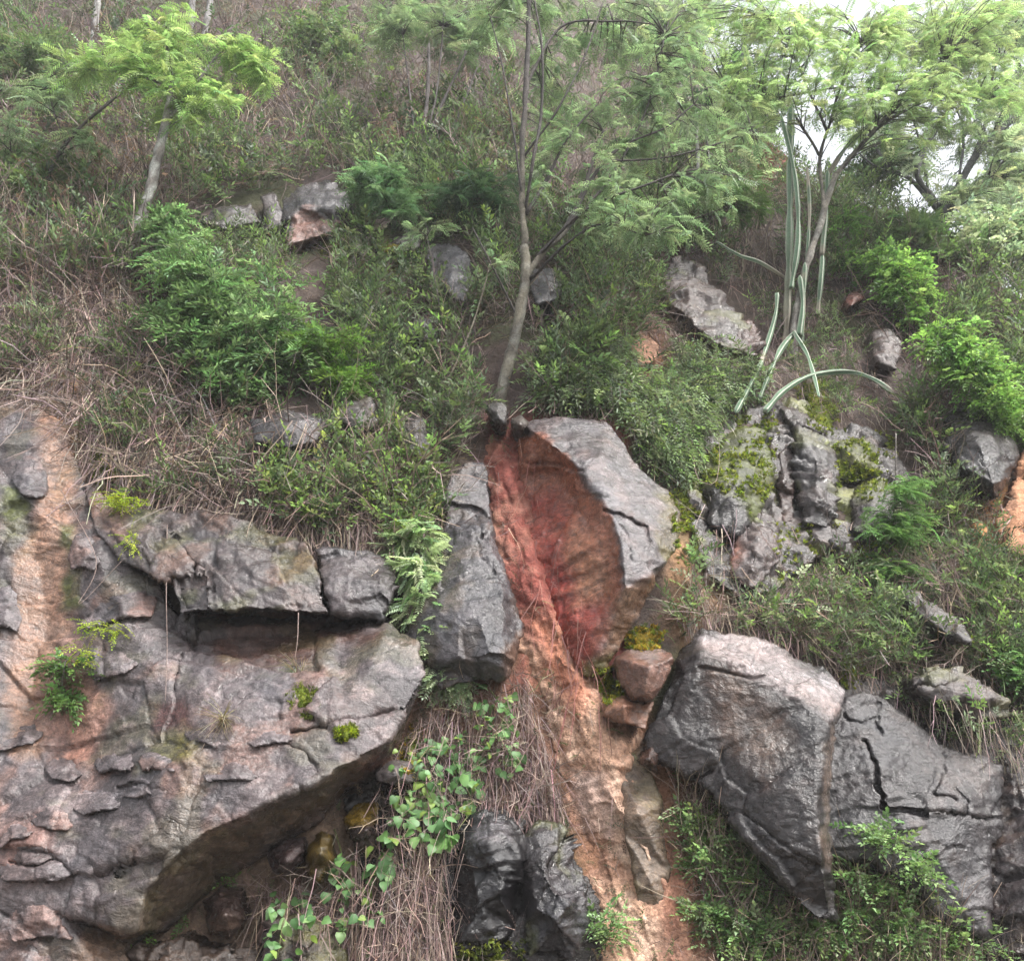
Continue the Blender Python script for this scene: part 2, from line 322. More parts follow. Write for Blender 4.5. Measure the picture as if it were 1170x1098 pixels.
# ------------------------------------------------------------------ rocks: faceted outline, fine lattice, fractured relief, solid sides
NROCK = [0]
def rock(name, label, outline, pts=(), ridges=(), depth=.5, rim=4, amp=(.02, .03, .007), cell=(.35, .35, .16), bed=(.15, .25, 0.), tints=(GREY, DARK), mixs=2.2, stains_highlights=(), wet=.5, cracks=(), cat='rock', parent=None, material=None, warp=4, onto=False, group=None, kind=None, tilt=.8, step=ST, bare=True, moss=0., calm=(), strata=.3, dark=.7, terr=(.02, 6.), proud=0.):
    NROCK[0] += 1; s = NROCK[0] * 13
    ou = [o if len(o) == 3 else (o[0], o[1], .2) for o in outline]
    V3 = list(ou) + list(pts); E = []
    for rd in ridges:
        b = len(V3); V3 += list(rd); E += [(b + k, b + k + 1) for k in range(len(rd) - 1)]
    r = delaunay_2d_cdt([Vector(p[:2]) for p in V3], E, [list(range(len(ou)))], 1, .01)
    cv = np.array([tuple(q) for q in r[0]]); offs = np.array([np.mean([V3[k][2] for k in o]) if o else np.nan for o in r[3]])
    if np.isnan(offs).any(): offs[np.isnan(offs)] = np.nanmean(offs)
    us = np.array([p[0] for p in ou]); vsx = np.array([p[1] for p in ou])
    i0, i1 = int((us.min() - 8 - U0) // step), int((us.max() + 8 - U0) // step); j0, j1 = int((vsx.min() - 8 - V0) // step), int((vsx.max() + 8 - V0) // step)
    i0, j0 = max(i0, 0), max(j0, 0); i1, j1 = min(i1, (NU - 1) * ST // step), min(j1, (NV - 1) * ST // step)
    gu_, gv_ = np.meshgrid(U0 + step * np.arange(i0, i1 + 1), V0 + step * np.arange(j0, j1 + 1)); sh_ = gu_.shape
    u, v = gu_.ravel().astype(float), gv_.ravel().astype(float)
    q = np.stack([u, v, 0 * u], 1)
    uw = u + warp * (fbm(q / 26, s + 1, 3) + .2 * vn(q / 7, s + 3)); vw = v + warp * (fbm(q / 26, s + 2, 3) + .2 * vn(q / 7, s + 4))
    off = np.full(len(u), np.nan)
    for f in r[2]:
        for k in range(1, len(f) - 1):
            A, B, Cc = cv[f[0]], cv[f[k]], cv[f[k + 1]]
            den = (B[1] - Cc[1]) * (A[0] - Cc[0]) + (Cc[0] - B[0]) * (A[1] - Cc[1])
            if abs(den) < 1e-9: continue
            a = ((B[1] - Cc[1]) * (uw - Cc[0]) + (Cc[0] - B[0]) * (vw - Cc[1])) / den
            b = ((Cc[1] - A[1]) * (uw - Cc[0]) + (A[0] - Cc[0]) * (vw - Cc[1])) / den
            m = (a >= -1e-6) & (b >= -1e-6) & (a + b <= 1 + 1e-6)
            off[m] = (a * offs[f[0]] + b * offs[f[k]] + (1 - a - b) * offs[f[k + 1]])[m]
    ins = ~np.isnan(off); I = ins.reshape(sh_)
    qm = I[:-1, :-1] & I[1:, :-1] & I[:-1, 1:] & I[1:, 1:]
    id_ = np.arange(len(u)).reshape(sh_)
    Q = np.stack([id_[:-1, :-1], id_[1:, :-1], id_[1:, 1:], id_[:-1, 1:]], -1)[qm]
    if not len(Q): return None
    used = np.unique(Q); mp = np.full(len(u), -1); mp[used] = np.arange(len(used)); Q = mp[Q]
    u, v, uw, vw, off = u[used], v[used], uw[used], vw[used], off[used]
    # boundary loop, smoothed
    ed = np.concatenate([Q[:, [0, 1]], Q[:, [1, 2]], Q[:, [2, 3]], Q[:, [3, 0]]]); key = ed[:, 0].astype(np.int64) * len(u) + ed[:, 1]; rev = ed[:, 1].astype(np.int64) * len(u) + ed[:, 0]
    be = ed[~np.isin(key, rev)]
    uf, vf = u.copy(), v.copy()
    for _ in range(3):
        su = np.zeros(len(u)); sv = np.zeros(len(u)); n = np.zeros(len(u))
        for a, b in ((0, 1), (1, 0)):
            np.add.at(su, be[:, a], uf[be[:, b]]); np.add.at(sv, be[:, a], vf[be[:, b]]); np.add.at(n, be[:, a], 1)
        m = n > 0; uf[m] = .5 * uf[m] + .5 * su[m] / n[m]; vf[m] = .5 * vf[m] + .5 * sv[m] / n[m]
    d = dseg(uw, vw, ou, True); k = np.clip(1 - d / rim, 0, 1); off = off - rim * .0075 * (1 - np.sqrt(np.clip(1 - k * k, 0, 1)))
    for line, wd, dp in cracks:
        wd = wd * .75; dc = dseg(uw + 2.5 * vn(np.stack([u, v, 0 * u], 1) / 9, s + 5), vw, line); off = off - dp * np.clip(1 - dc / wd, 0, 1) ** .7
    off = off + proud; bd = dbase(u, v)
    if onto == 'z':
        ii = ((u - U0) / ST).astype(int).clip(0, NU - 1); jj = ((v - V0) / ST).astype(int).clip(0, NV - 1); bd = ZB[jj, ii]
    elif onto:
        ii = ((u - U0) / ST).astype(int).clip(0, NU - 1); jj = ((v - V0) / ST).astype(int).clip(0, NV - 1); bd = np.full(len(u), np.percentile(ZB[jj, ii], 40)) * .7 + .3 * ZB[jj, ii]
    P = at_t(uf, vf, bd - off)
    fn = np.cross(P[Q[:, 2]] - P[Q[:, 0]], P[Q[:, 3]] - P[Q[:, 1]]); nv = np.zeros_like(P)
    for k in range(4): np.add.at(nv, Q[:, k], fn)
    nv /= np.linalg.norm(nv, axis=1)[:, None] + 1e-12
    if (nv * (CAM - P)).sum() < 0: nv = -nv; Q = Q[:, ::-1]; be = be[:, ::-1]
    f1 = fbm(P * 1.8, s + 11, 4)
    fr, h = fracture(P, cell, bed, s + 12, tilt)
    fr2, h2 = fracture(P, np.array(cell) * .34, bed, s + 15, tilt)
    rg = 1 - np.abs(fbm(P * 7, s + 13, 4)) * 2
    dis = amp[0] * f1 + amp[1] * (fr + .22 * fr2) + amp[2] * .8 * (rg - .5) + amp[2] * .3 * vn(P * 38, s + 14)
    qs = (P @ rot3(*bed).T) * (1.5, 1.5, 15); dis = dis + amp[1] * strata * (fbm(qs, s + 40, 3) + .6 * fbm(qs * (2.5, 2.5, 2.2), s + 43, 2))
    if terr[0]:
        zt_ = (P @ rot3(*bed).T)[:, 2] * terr[1] + 1.1 * fbm(P * 1.3, s + 45, 3) + .25 * fbm(P * 5, s + 46, 2); ly = np.floor(zt_); ff = zt_ - ly
        ma = smooth(-.12, .12, fbm(P * 2.2 + ly[:, None] * 7.7, s + 47, 2)) * (.35 + .9 * _h(ly.astype(np.int64), ly.astype(np.int64), ly.astype(np.int64), s))
        dis = dis + terr[0] * ma * (1 - ff - .4)
    for pl in calm: dis = dis * (1 - .55 * soft(u, v, pl, 6))
    P = P + nv * dis[:, None]
    # colour
    n1 = fbm(P * mixs, s + 16, 5); n2 = fbm(P * mixs * 3.3, s + 17, 4)
    c = np.array(tints[0]) + (np.array(tints[1]) - np.array(tints[0])) * smooth(-.3, .35, n1)[:, None]
    if len(tints) > 2: c = c + (np.array(tints[2]) - c) * (smooth(.08, .4, n2) * .75)[:, None]
    if len(tints) > 3: c = c + (np.array(tints[3]) - c) * (smooth(.1, .35, fbm(P * mixs * 1.4, s + 18, 4)) * .8)[:, None]
    c = c * (.82 + .36 * h)[:, None] * (.9 + .2 * h2)[:, None]
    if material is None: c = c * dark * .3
    c = stain_highlight(c, u, v, P, [(a_, np.array(b_) * (.44 if material is None else 1), c_, d_) for a_, b_, c_, d_ in stains_highlights], s)
    if moss: c = c + (np.array(MOSS) - c) * (moss * smooth(.05, .3, fbm(P * 3.2, s + 19, 4)))[:, None]
    wt = np.clip(wet + .35 * n1 + .25 * n2, 0, 1) * (1 - .9 * smooth(1.0, 1.25, c[:, 1] / (c[:, 0] + 1e-4)))
    # depth map
    t = (P - CAM) @ FWD; ii = ((u - U0) / ST).round().astype(int).clip(0, NU - 1); jj = ((v - V0) / ST).round().astype(int).clip(0, NV - 1)
    for da in range(step // ST):
        for db in range(step // ST):
            ia, jb = np.minimum(ii + da, NU - 1), np.minimum(jj + db, NV - 1)
            ZB[jb, ia] = np.minimum(ZB[jb, ia], t)
            if bare: IDB[jb, ia] = NROCK[0]
    # sides running back into the hill
    ctr = P.mean(0); bi = np.unique(be); nb = len(bi); bm = np.full(len(P), -1); bm[bi] = np.arange(nb)
    VV = [P]; FF = [Q]; CC = [c]; WW = [wt]; prev = bi; base = len(P); sm = sm2 = P[bi]
    back = FWD * .8 + np.array([0, .6, -.15])
    for kk, (fz, shr) in enumerate(((.12, .015), (.45, .06), (1., .16))):
        ring = P[bi] + back * depth * fz + (ctr - P[bi]) * shr; ring = ring + .02 * np.stack([vn(ring * 5, s + 30 + a) for a in range(3)], 1)
        VV.append(ring); CC.append(c[bi] * .9); WW.append(wt[bi])
        cur = base + np.arange(nb); FF.append(np.stack([prev[bm[be[:, 1]]], prev[bm[be[:, 0]]], cur[bm[be[:, 0]]], cur[bm[be[:, 1]]]], 1)); prev = cur; base += nb
    o = put(name, np.concatenate(VV), FF, material or M_ROCK, parent, np.concatenate(CC), {'wet': np.concatenate(WW)}, material is not None)
    if parent is None: tag(o, label, cat, group, kind)
    elif label: o['label'] = label
    return o

# ---- left: the broad cliff face with its long overhanging lower edge
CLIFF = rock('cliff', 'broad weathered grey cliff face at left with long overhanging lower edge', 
  [(-110, 468, .1), (0, 452, .12), (45, 458, .12), (75, 490, .08), (95, 540, .1), (150, 600, .15), (200, 690, .2), (222, 708, .12), (280, 708, .06), (340, 708, .06), (400, 706, .1), (446, 708, .3), (480, 733, .42), (488, 768, .45), (478, 805, .3),
   (462, 845, .12), (440, 885, .08), (400, 905, .06), (368, 935, .05), (330, 962, .04), (290, 988, .03), (250, 1005, .03), (215, 1042, .03), (190, 1065, .03), (150, 1078, .1), (140, 1150, .3), (-110, 1150, .3)],
  pts=[(20, 560, .22), (62, 560, .10), (55, 700, .12), (30, 820, .2), (110, 640, .3), (150, 720, .34), (80, 760, .3), (200, 800, .42), (120, 880, .42), (20, 930, .4), (60, 1040, .42), (-70, 700, .3), (-70, 1000, .4), (280, 800, .5), (260, 860, .58), (200, 880, .52), (330, 790, .52), (420, 765, .6), (240, 770, .42)],
  ridges=[[(486, 775, .5), (446, 846, .58), (388, 878, .64), (306, 914, .66), (242, 948, .64), (197, 980, .6), (168, 1016, .56), (152, 1064, .48)], [(330, 832, .55), (390, 826, .6), (455, 812, .55)], [(218, 752, .3), (270, 760, .4), (335, 756, .42), (400, 738, .44), (440, 724, .44)]],
  depth=.6, rim=8, amp=(.035, .045, .006), strata=.12, cell=(.75, .55, .45), terr=(.01, 3.), dark=1.45, bed=(.1, -.22, 0), tints=(GREY, (.10, .09, .09), (.27, .235, .225), (.25, .17, .14)), wet=.62, step=2,
  stains_highlights=[([(478, 796), (446, 854), (386, 886), (306, 922), (242, 956), (197, 988), (168, 1022), (152, 1078), (190, 1066), (290, 990), (400, 906), (462, 845)], (.16, .13, .09), 12, .35),
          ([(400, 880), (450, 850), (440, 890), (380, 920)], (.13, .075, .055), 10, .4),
          ([(50, 460), (82, 480), (84, 560), (80, 700), (66, 800), (45, 870), (15, 870), (5, 760), (18, 640), (46, 560)], (.42, .27, .18), 10, .45),
          ([(35, 830), (80, 720), (120, 800), (110, 880), (60, 880)], (.4, .24, .18), 14, .5),
          ([(165, 800), (215, 795), (225, 830), (180, 840)], (.11, .055, .05), 8, .2), ([(165, 840), (235, 835), (230, 870), (170, 870)], (.15, .14, .04), 8, .5),
          ([(70, 590), (88, 590), (90, 690), (72, 690)], MOSS, 6, .4), ([(0, 560), (28, 560), (28, 610), (0, 610)], MOSS, 8, .6),
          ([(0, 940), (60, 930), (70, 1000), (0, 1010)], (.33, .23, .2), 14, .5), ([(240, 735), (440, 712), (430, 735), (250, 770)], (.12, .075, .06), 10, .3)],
  cracks=[([(330, 838), (390, 828), (460, 812)], 4, .07), ([(10, 985), (45, 988), (60, 982)], 3, .05), ([(105, 990), (140, 1000), (150, 985), (200, 940)], 4, .05), ([(135, 900), (165, 895), (190, 905)], 3, .05), ([(320, 850), (350, 862), (365, 880)], 3, .05), ([(205, 745), (200, 800), (190, 840)], 3, .03)], moss=.12, calm=[[(478, 796), (446, 854), (386, 886), (306, 922), (242, 956), (197, 988), (168, 1022), (152, 1078), (190, 1066), (290, 990), (400, 906), (462, 845)], [(380, 740), (480, 735), (485, 770), (440, 830), (390, 810)]])
rock('ledge_rock', 'long grey rock ledge roofing the dark slot in the left cliff', [(92, 548, .12), (140, 572, .15), (190, 583, .2), (260, 592, .22), (300, 600, .25), (338, 612, .28), (362, 640, .5), (376, 699, .55), (330, 699, .56), (280, 697, .56), (240, 695, .55), (205, 703, .5), (196, 668, .42), (150, 650, .35), (108, 610, .25)],
  pts=[(230, 660, .5), (290, 650, .5), (200, 620, .36), (150, 610, .3), (320, 670, .55)], depth=.55, amp=(.03, .05, .008), terr=(.012, 4), dark=1.05, cell=(.4, .3, .3), tints=(GREY, (.12, .105, .10), (.26, .22, .2), (.24, .16, .12)), wet=.5, bed=(.1, -.5, 0),
  cracks=[([(190, 600), (235, 660), (195, 662)], 3, .05), ([(240, 692), (238, 640)], 3, .03)], stains_highlights=[([(100, 560), (150, 580), (140, 620), (100, 600)], (.25, .15, .11), 10, .4)], moss=.2)
rock('ledge_boulder', 'smooth pale grey boulder at right end of the ledge above the slot', [(362, 628, .25), (385, 622, .25), (415, 627, .25), (446, 638, .3), (457, 662, .38), (452, 690, .42), (438, 710, .4), (405, 707, .5), (378, 700, .5), (366, 670, .48)],
  pts=[(400, 655, .52), (425, 668, .55), (395, 690, .58)], depth=.5, rim=8, dark=1., amp=(.02, .02, .006), tints=((.22, .215, .22), (.13, .125, .13)), wet=.75, cracks=[([(360, 640), (385, 632), (415, 634)], 2.5, .05), ([(412, 636), (428, 655), (440, 690)], 2.5, .04)])
rock('slab', 'tall wet grey slab left of the red soil streak', [(510, 545, .2), (530, 528, .2), (556, 529, .2), (561, 585, .25), (575, 640, .3), (591, 690, .3), (602, 725, .25), (594, 757, .25), (577, 780, .2), (548, 776, .22), (505, 792, .15), (470, 760, .12), (452, 712, .12), (456, 665, .1), (484, 635, .15), (506, 600, .2)],
  pts=[(535, 620, .42), (545, 700, .5), (560, 745, .5), (520, 690, .42)], ridges=[[(556, 600, .4), (572, 680, .48), (580, 750, .45)]], depth=.5, rim=5, dark=1., amp=(.02, .022, .006), tints=((.19, .19, .2), (.11, .11, .115), (.2, .17, .14)), wet=.7, cell=(.3, .3, .3),
  cracks=[([(516, 573), (540, 580), (560, 592)], 3, .06), ([(545, 590), (556, 620), (562, 600)], 2.5, .05), ([(520, 602), (545, 606), (550, 640), (570, 660)], 2, .03)], stains_highlights=[([(575, 740), (602, 715), (596, 757), (578, 782)], (.16, .11, .08), 6, .3)])
# ---- the red soil streak down the middle
rock('soil_streak', 'streak of red to orange soil washed down the middle of the cliff', [(556, 490, -.05), (600, 486, -.05), (608, 560, -.08), (620, 620, -.08), (644, 690, -.07), (672, 745, -.04), (704, 795, -.02), (742, 850, -.02), (766, 900, -.03), (792, 960, -.03), (826, 1020, -.03), (860, 1060, -.03), (900, 1200, -.03), (660, 1200, -.03), (668, 1050, -.03), (656, 960, -.03), (638, 900, -.02), (626, 830, -.02), (610, 780, -.03), (590, 742, -.04), (580, 690, -.05), (563, 620, -.05), (556, 560, -.05)],
  pts=[(580, 530, .06), (588, 610, .07), (614, 700, .09), (645, 780, .14), (685, 850, .16), (710, 920, .16), (760, 1020, .13), (636, 740, .1), (700, 1100, .12), (800, 1100, .1)], ridges=[[(588, 560, .09), (602, 640, .1), (628, 710, .12), (660, 780, .16), (700, 850, .18)]], depth=.2, rim=2, amp=(.06, .012, .016), cell=(.06, .1, .5), bed=(.1, .3, 0), tints=((.42, .265, .185), (.34, .19, .13), (.48, .34, .26)), wet=.35, material=M_SOIL, tilt=1.0, kind='structure', warp=13, strata=.9, bare=False, terr=(0, 1),
  stains_highlights=[([(545, 470), (610, 470), (620, 600), (650, 690), (625, 745), (585, 720), (550, 560)], (.19, .055, .042), 16, .2), ([(605, 700), (640, 720), (680, 800), (660, 820), (620, 770)], (.38, .16, .10), 14, .3), ([(690, 920), (740, 900), (760, 1000), (720, 990)], (.44, .31, .23), 10, .4), ([(650, 880), (700, 880), (700, 960), (670, 950)], (.42, .3, .25), 8, .4), ([(750, 930), (790, 960), (840, 1100), (760, 1110)], (.36, .18, .125), 14, .3)])
# ---- the great split boulder
rock('split_boulder', 'great grey boulder with hollow rust-brown underside right of the red streak', [(594, 492, .12), (602, 482, .2), (640, 474, .25), (690, 478, .25), (713, 500, .28), (723, 525, .3), (742, 545, .3), (766, 562, .3), (779, 595, .3), (773, 630, .35), (758, 653, .4), (737, 690, .28), (714, 730, .2), (692, 769, .12), (668, 773, .12), (650, 748, .08), (632, 712, .02), (612, 660, -.03), (598, 610, -.04), (594, 550, -.02)],
  pts=[(635, 620, .2), (655, 690, .24), (655, 720, .2), (690, 520, .55), (730, 580, .62), (745, 620, .58), (682, 660, .42)], ridges=[[(599, 489, .28), (625, 503, .5), (660, 533, .62), (692, 572, .7), (710, 625, .74), (713, 668, .66), (704, 702, .46), (684, 742, .28)], [(602, 530, .14), (640, 531, .36), (658, 545, .5)], [(603, 538, .08), (638, 543, .2), (668, 590, .42), (688, 640, .52)], [(718, 672, .62), (740, 660, .56), (755, 650, .5)]],
  depth=.6, rim=3, amp=(.015, .03, .006), dark=1.1, cell=(.6, .6, .4), tints=((.24, .235, .24), (.15, .145, .15), (.27, .23, .22)), wet=.7,
  stains_highlights=[([(590, 485), (627, 505), (660, 535), (690, 573), (708, 625), (711, 668), (700, 705), (668, 780), (640, 760), (590, 600)], (.44, .19, .115), 5, .05), ([(600, 560), (640, 560), (660, 640), (690, 700), (670, 780), (630, 730), (600, 640)], (.36, .07, .05), 14, .3), ([(640, 600), (690, 620), (700, 680), (660, 690)], (.46, .23, .13), 14, .4),
          ([(713, 672), (760, 652), (735, 700), (695, 772), (668, 775), (690, 735)], (.34, .22, .14), 6, .15), ([(670, 745), (700, 740), (690, 775), (665, 775)], MOSS, 6, .5), ([(755, 560), (785, 570), (785, 640), (760, 650)], (.16, .15, .06), 6, .5)],
  calm=[[(640, 480), (690, 482), (760, 570), (770, 620), (720, 660), (700, 570)]], cracks=[([(693, 583), (712, 590), (738, 600), (744, 620)], 3, .07), ([(600, 528), (640, 533), (670, 540)], 3, .06), ([(706, 600), (718, 612), (722, 640)], 2, .03)])
rock('wedged_stone', 'squarish brown stone wedged beneath the great split boulder', [(699, 750, .25), (722, 740, .2), (745, 734, .2), (768, 745, .3), (772, 756, .35), (757, 785, .4), (746, 801, .35), (722, 799, .35), (706, 780, .3)], ridges=[[(710, 752, .4), (742, 762, .55), (769, 752, .42)], [(742, 762, .55), (735, 795, .45)]], depth=.4, rim=5, amp=(.012, .006, .004), tints=((.24, .15, .11), (.15, .09, .07)), dark=1.8, wet=.6, warp=2,
  stains_highlights=[([(715, 742), (768, 742), (744, 760)], (.3, .26, .24), 4, .2)])  # top facet coloured paler and greyer than the brown sides
rock('tan_stone', 'flat tan brown stone under the squarish wedged stone', [(688, 800, .22), (712, 794, .22), (735, 802, .25), (750, 800, .25), (737, 836, .3), (714, 829, .32), (690, 819, .3)], pts=[(715, 808, .4)], depth=.4, rim=5, amp=(.012, .01, .004), tints=((.28, .17, .11), (.2, .11, .07)), dark=1.8, wet=.5, warp=2, stains_highlights=[([(680, 765), (705, 768), (710, 800), (690, 805)], MOSS, 6, .2)])
rock('small_stone', 'small brown stone in the gap below the tan stone', [(728, 862, .2), (745, 848, .2), (756, 862, .2), (750, 880, .25), (736, 880, .25)], pts=[(742, 866, .36)], depth=.3, rim=5, amp=(.012, .01, .004), tints=((.2, .12, .09), (.14, .09, .07)), warp=2)
# ---- right: the two big dark slabs
rock('dark_boulder', 'huge dark wedge-shaped boulder with top edge coloured pale as a highlight at lower right', [(737, 845, .2), (758, 790, .25), (778, 742, .22), (802, 722, .2), (880, 735, .2), (940, 763, .25), (966, 790, .38), (957, 830, .4), (950, 870, .4), (946, 915, .38), (948, 960, .36), (952, 1000, .34), (962, 1056, .34), (935, 1052, .44), (900, 1022, .42), (850, 955, .36), (812, 905, .3), (772, 878, .22), (745, 868, .18)],
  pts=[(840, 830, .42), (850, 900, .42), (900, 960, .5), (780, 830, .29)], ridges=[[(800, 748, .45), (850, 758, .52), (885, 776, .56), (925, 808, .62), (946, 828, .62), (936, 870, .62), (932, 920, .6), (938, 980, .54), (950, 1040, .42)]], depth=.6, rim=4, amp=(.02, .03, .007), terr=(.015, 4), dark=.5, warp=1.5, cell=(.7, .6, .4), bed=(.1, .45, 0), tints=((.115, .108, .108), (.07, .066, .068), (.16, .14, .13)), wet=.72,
  stains_highlights=[([(795, 722), (880, 733), (968, 788), (948, 826), (885, 776), (800, 746)], (.4, .365, .35), 8, .3), ([(800, 760), (850, 760), (900, 840), (880, 900), (830, 850)], (.125, .085, .06), 20, .5), ([(948, 826), (958, 830), (952, 1000), (940, 960), (936, 900)], (.17, .14, .11), 3, .3)],  # first patch: highlight along the top facet, put into the rock colour
  cracks=[([(742, 872), (780, 886), (800, 890), (812, 880)], 3, .05), ([(800, 762), (860, 775), (890, 768)], 2.5, .03), ([(790, 930), (850, 930), (930, 990)], 3, .02)])
rock('cracked_slab', 'flat dark grey slab with a zigzag crack at lower right', [(972, 795, .2), (1005, 788, .2), (1040, 813, .22), (1075, 845, .22), (1110, 862, .22), (1147, 872, .22), (1147, 958, .25), (1133, 968, .25), (1131, 1070, .25), (1085, 1060, .2), (1040, 1020, .2), (1000, 990, .18), (940, 985, .12), (932, 900, .12), (940, 840, .12), (958, 800, .12)],
  pts=[(1040, 880, .33), (1100, 910, .36), (1000, 900, .3), (1080, 990, .33)], depth=.5, rim=7, amp=(.015, .022, .006), dark=.75, cell=(.7, .5, .4), tints=((.135, .132, .135), (.095, .092, .095), (.17, .15, .14)), wet=.55,
  cracks=[([(988, 846), (1000, 870), (1004, 895), (1009, 922)], 3.2, .1), ([(1006, 800), (1004, 825), (1008, 840)], 2.5, .05), ([(1010, 924), (1060, 926), (1100, 930), (1147, 936)], 2.8, .06), ([(1082, 858), (1080, 885), (1066, 905), (1090, 915)], 2.2, .04), ([(965, 818), (985, 826), (1006, 818)], 2.2, .03), ([(1090, 902), (1105, 918), (1106, 932)], 2.2, .04)])
rock('edge_slab', 'grey brown slab cut by the right edge of the picture', [(1140, 862, .12), (1200, 845, .14), (1240, 880, .2), (1240, 1150, .2), (1120, 1150, .12), (1122, 1080, .12), (1128, 975, .12), (1140, 955, .12)], pts=[(1190, 950, .34), (1170, 1040, .3)], amp=(.03, .04, .01), terr=(.06, 6), cell=(.5, .4, .3), tints=(GREY, (.12, .1, .095), (.22, .17, .13)), wet=.5, step=2)
rock('layered_rock', 'thin layered grey rock outcrop above the cracked slab', [(1042, 772, .2), (1062, 764, .2), (1092, 768, .2), (1120, 778, .2), (1150, 800, .2), (1160, 822, .15), (1112, 822, .2), (1070, 806, .25), (1046, 788, .25)], pts=[(1075, 785, .34), (1110, 798, .36)], amp=(.02, .03, .008), terr=(.08, 11), cell=(.4, .3, .3), bed=(0, .2, 0), tints=((.26, .235, .22), (.15, .135, .13)), wet=.4, cracks=[([(1045, 782), (1070, 788), (1092, 780)], 2.5, .07)], moss=.3, proud=0.1)
rock('pale_stone', 'long pale stone lying diagonally in grass on the right', [(1028, 674, .15), (1045, 674, .15), (1070, 688, .15), (1092, 705, .15), (1110, 720, .18), (1110, 738, .2), (1085, 726, .2), (1050, 704, .2)], pts=[(1060, 695, .26), (1095, 722, .28)], depth=.3, amp=(.02, .02, .006), tints=((.32, .3, .28), (.2, .185, .175)), wet=.4, warp=3, proud=0.18)
# ---- right middle outcrop
rock('outcrop', 'broad mossy grey rock outcrop between the great boulder and the right slope', [(782, 560, .0), (800, 505, .0), (845, 468, .0), (905, 452, .02), (960, 488, .02), (1010, 492, .02), (1040, 540, .02), (1036, 610, .05), (990, 640, .06), (930, 640, .06), (892, 672, .05), (850, 690, .03), (806, 660, .02), (790, 610, .0)], pts=[(850, 540, .12), (930, 560, .14), (985, 580, .14), (880, 630, .12)], depth=.4, rim=3, amp=(.05, .07, .01), cell=(.32, .3, .22), bed=(0, -.35, 0), terr=(.05, 7), tints=((.2, .185, .175), (.12, .108, .1), (.26, .2, .17)), wet=.35, moss=.75, dark=.75)
rock('bedrock', 'dark bedrock showing between the big slabs at right', [(940, 790, -.02), (985, 770, .0), (1050, 790, .02), (1120, 815, .02), (1200, 820, .02), (1230, 850, .02), (1230, 1100, .02), (1130, 1080, .02), (1060, 1040, .02), (950, 980, .02), (930, 880, .02)], pts=[(1060, 870, .08), (1150, 900, .08)], depth=.3, amp=(.03, .05, .01), tints=((.12, .11, .108), (.08, .075, .073)), wet=.6, dark=.9)
rock('mossy_boulder', 'rounded dark boulder capped with green moss below the cactus', [(798, 562, .15), (806, 525, .15), (826, 500, .15), (850, 486, .15), (872, 492, .15), (884, 530, .2), (880, 570, .22), (862, 598, .22), (838, 616, .2), (812, 604, .15)], pts=[(845, 540, .46), (850, 575, .42), (825, 545, .4)], ridges=[[(815, 556, .36), (840, 575, .44), (855, 598, .34)]], depth=.5, rim=12, amp=(.04, .02, .01), tints=((.10, .095, .095), (.07, .07, .07)), wet=.6,
  stains_highlights=[([(800, 560), (806, 520), (850, 480), (885, 500), (885, 560), (858, 596), (842, 576), (815, 556)], MOSS, 6, .55)])
rock('pale_pink_rock', 'pale pinkish grey rock just below the mossy boulder', [(834, 645, .15), (848, 598, .2), (872, 582, .2), (890, 596, .2), (893, 640, .2), (872, 666, .2), (854, 674, .2), (838, 662, .15)], pts=[(866, 620, .38), (860, 650, .34)], depth=.4, amp=(.02, .03, .008), cell=(.12, .3, .3), bed=(0, .6, 0), tints=((.33, .285, .27), (.22, .185, .175)), wet=.5, stains_highlights=[([(825, 620), (845, 610), (850, 640), (835, 660)], (.3, .17, .13), 6, .3)])
rock('strata_rock', 'grey rock with stepped layers right of the mossy boulder', [(906, 484, .2), (926, 488, .2), (957, 514, .2), (960, 550, .25), (957, 590, .22), (945, 606, .2), (916, 602, .22), (912, 560, .25), (906, 530, .25)], pts=[(935, 525, .44), (935, 570, .42), (922, 505, .38)], amp=(.02, .03, .008), terr=(.09, 10), cell=(.4, .3, .3), bed=(0, -.35, 0), tints=((.23, .215, .215), (.14, .13, .13), (.26, .2, .18)), wet=.5, moss=.25)
rock('reddish_rock', 'narrow reddish rock beside the stepped grey rock', [(889, 520, .15), (900, 505, .15), (907, 530, .15), (910, 570, .15), (908, 600, .15), (896, 598, .15), (888, 560, .15)], pts=[(898, 550, .28)], amp=(.02, .03, .008), cell=(.2, .2, .08), tints=((.28, .19, .155), (.17, .12, .105)), wet=.4)
rock('upper_strata', 'tilted grey rock plate under the arching cactus stems', [(890, 468, .1), (905, 462, .1), (930, 480, .1), (955, 500, .12), (930, 492, .2), (905, 486, .2)], pts=[(915, 478, .28)], amp=(.02, .03, .008), cell=(.3, .3, .06), bed=(0, -.6, 0), tints=((.25, .22, .2), (.15, .13, .12)), wet=.4, warp=2)
rock('lichen_rock', 'pale flat rock with moss above it at centre right', [(972, 568, .15), (985, 552, .15), (1004, 542, .15), (1022, 560, .15), (1022, 596, .2), (1000, 614, .2), (976, 604, .2)], pts=[(998, 575, .34), (1000, 600, .33)], amp=(.02, .03, .01), cell=(.2, .2, .12), tints=((.25, .245, .235), (.17, .165, .155)), wet=.4, stains_highlights=[([(970, 575), (980, 548), (1010, 540), (1025, 560), (1000, 568)], MOSS, 5, .3)])
rock('mossy_step', 'mossy green rock step left of the sapling', [(955, 508, .12), (975, 498, .12), (1000, 505, .12), (1004, 540, .15), (985, 552, .2), (965, 556, .2)], pts=[(980, 525, .34)], amp=(.03, .04, .01), cell=(.2, .2, .1), tints=((.18, .165, .14), (.12, .11, .1)), wet=.3, stains_highlights=[([(950, 500), (1004, 495), (1006, 552), (955, 558)], MOSS, 6, .35)])
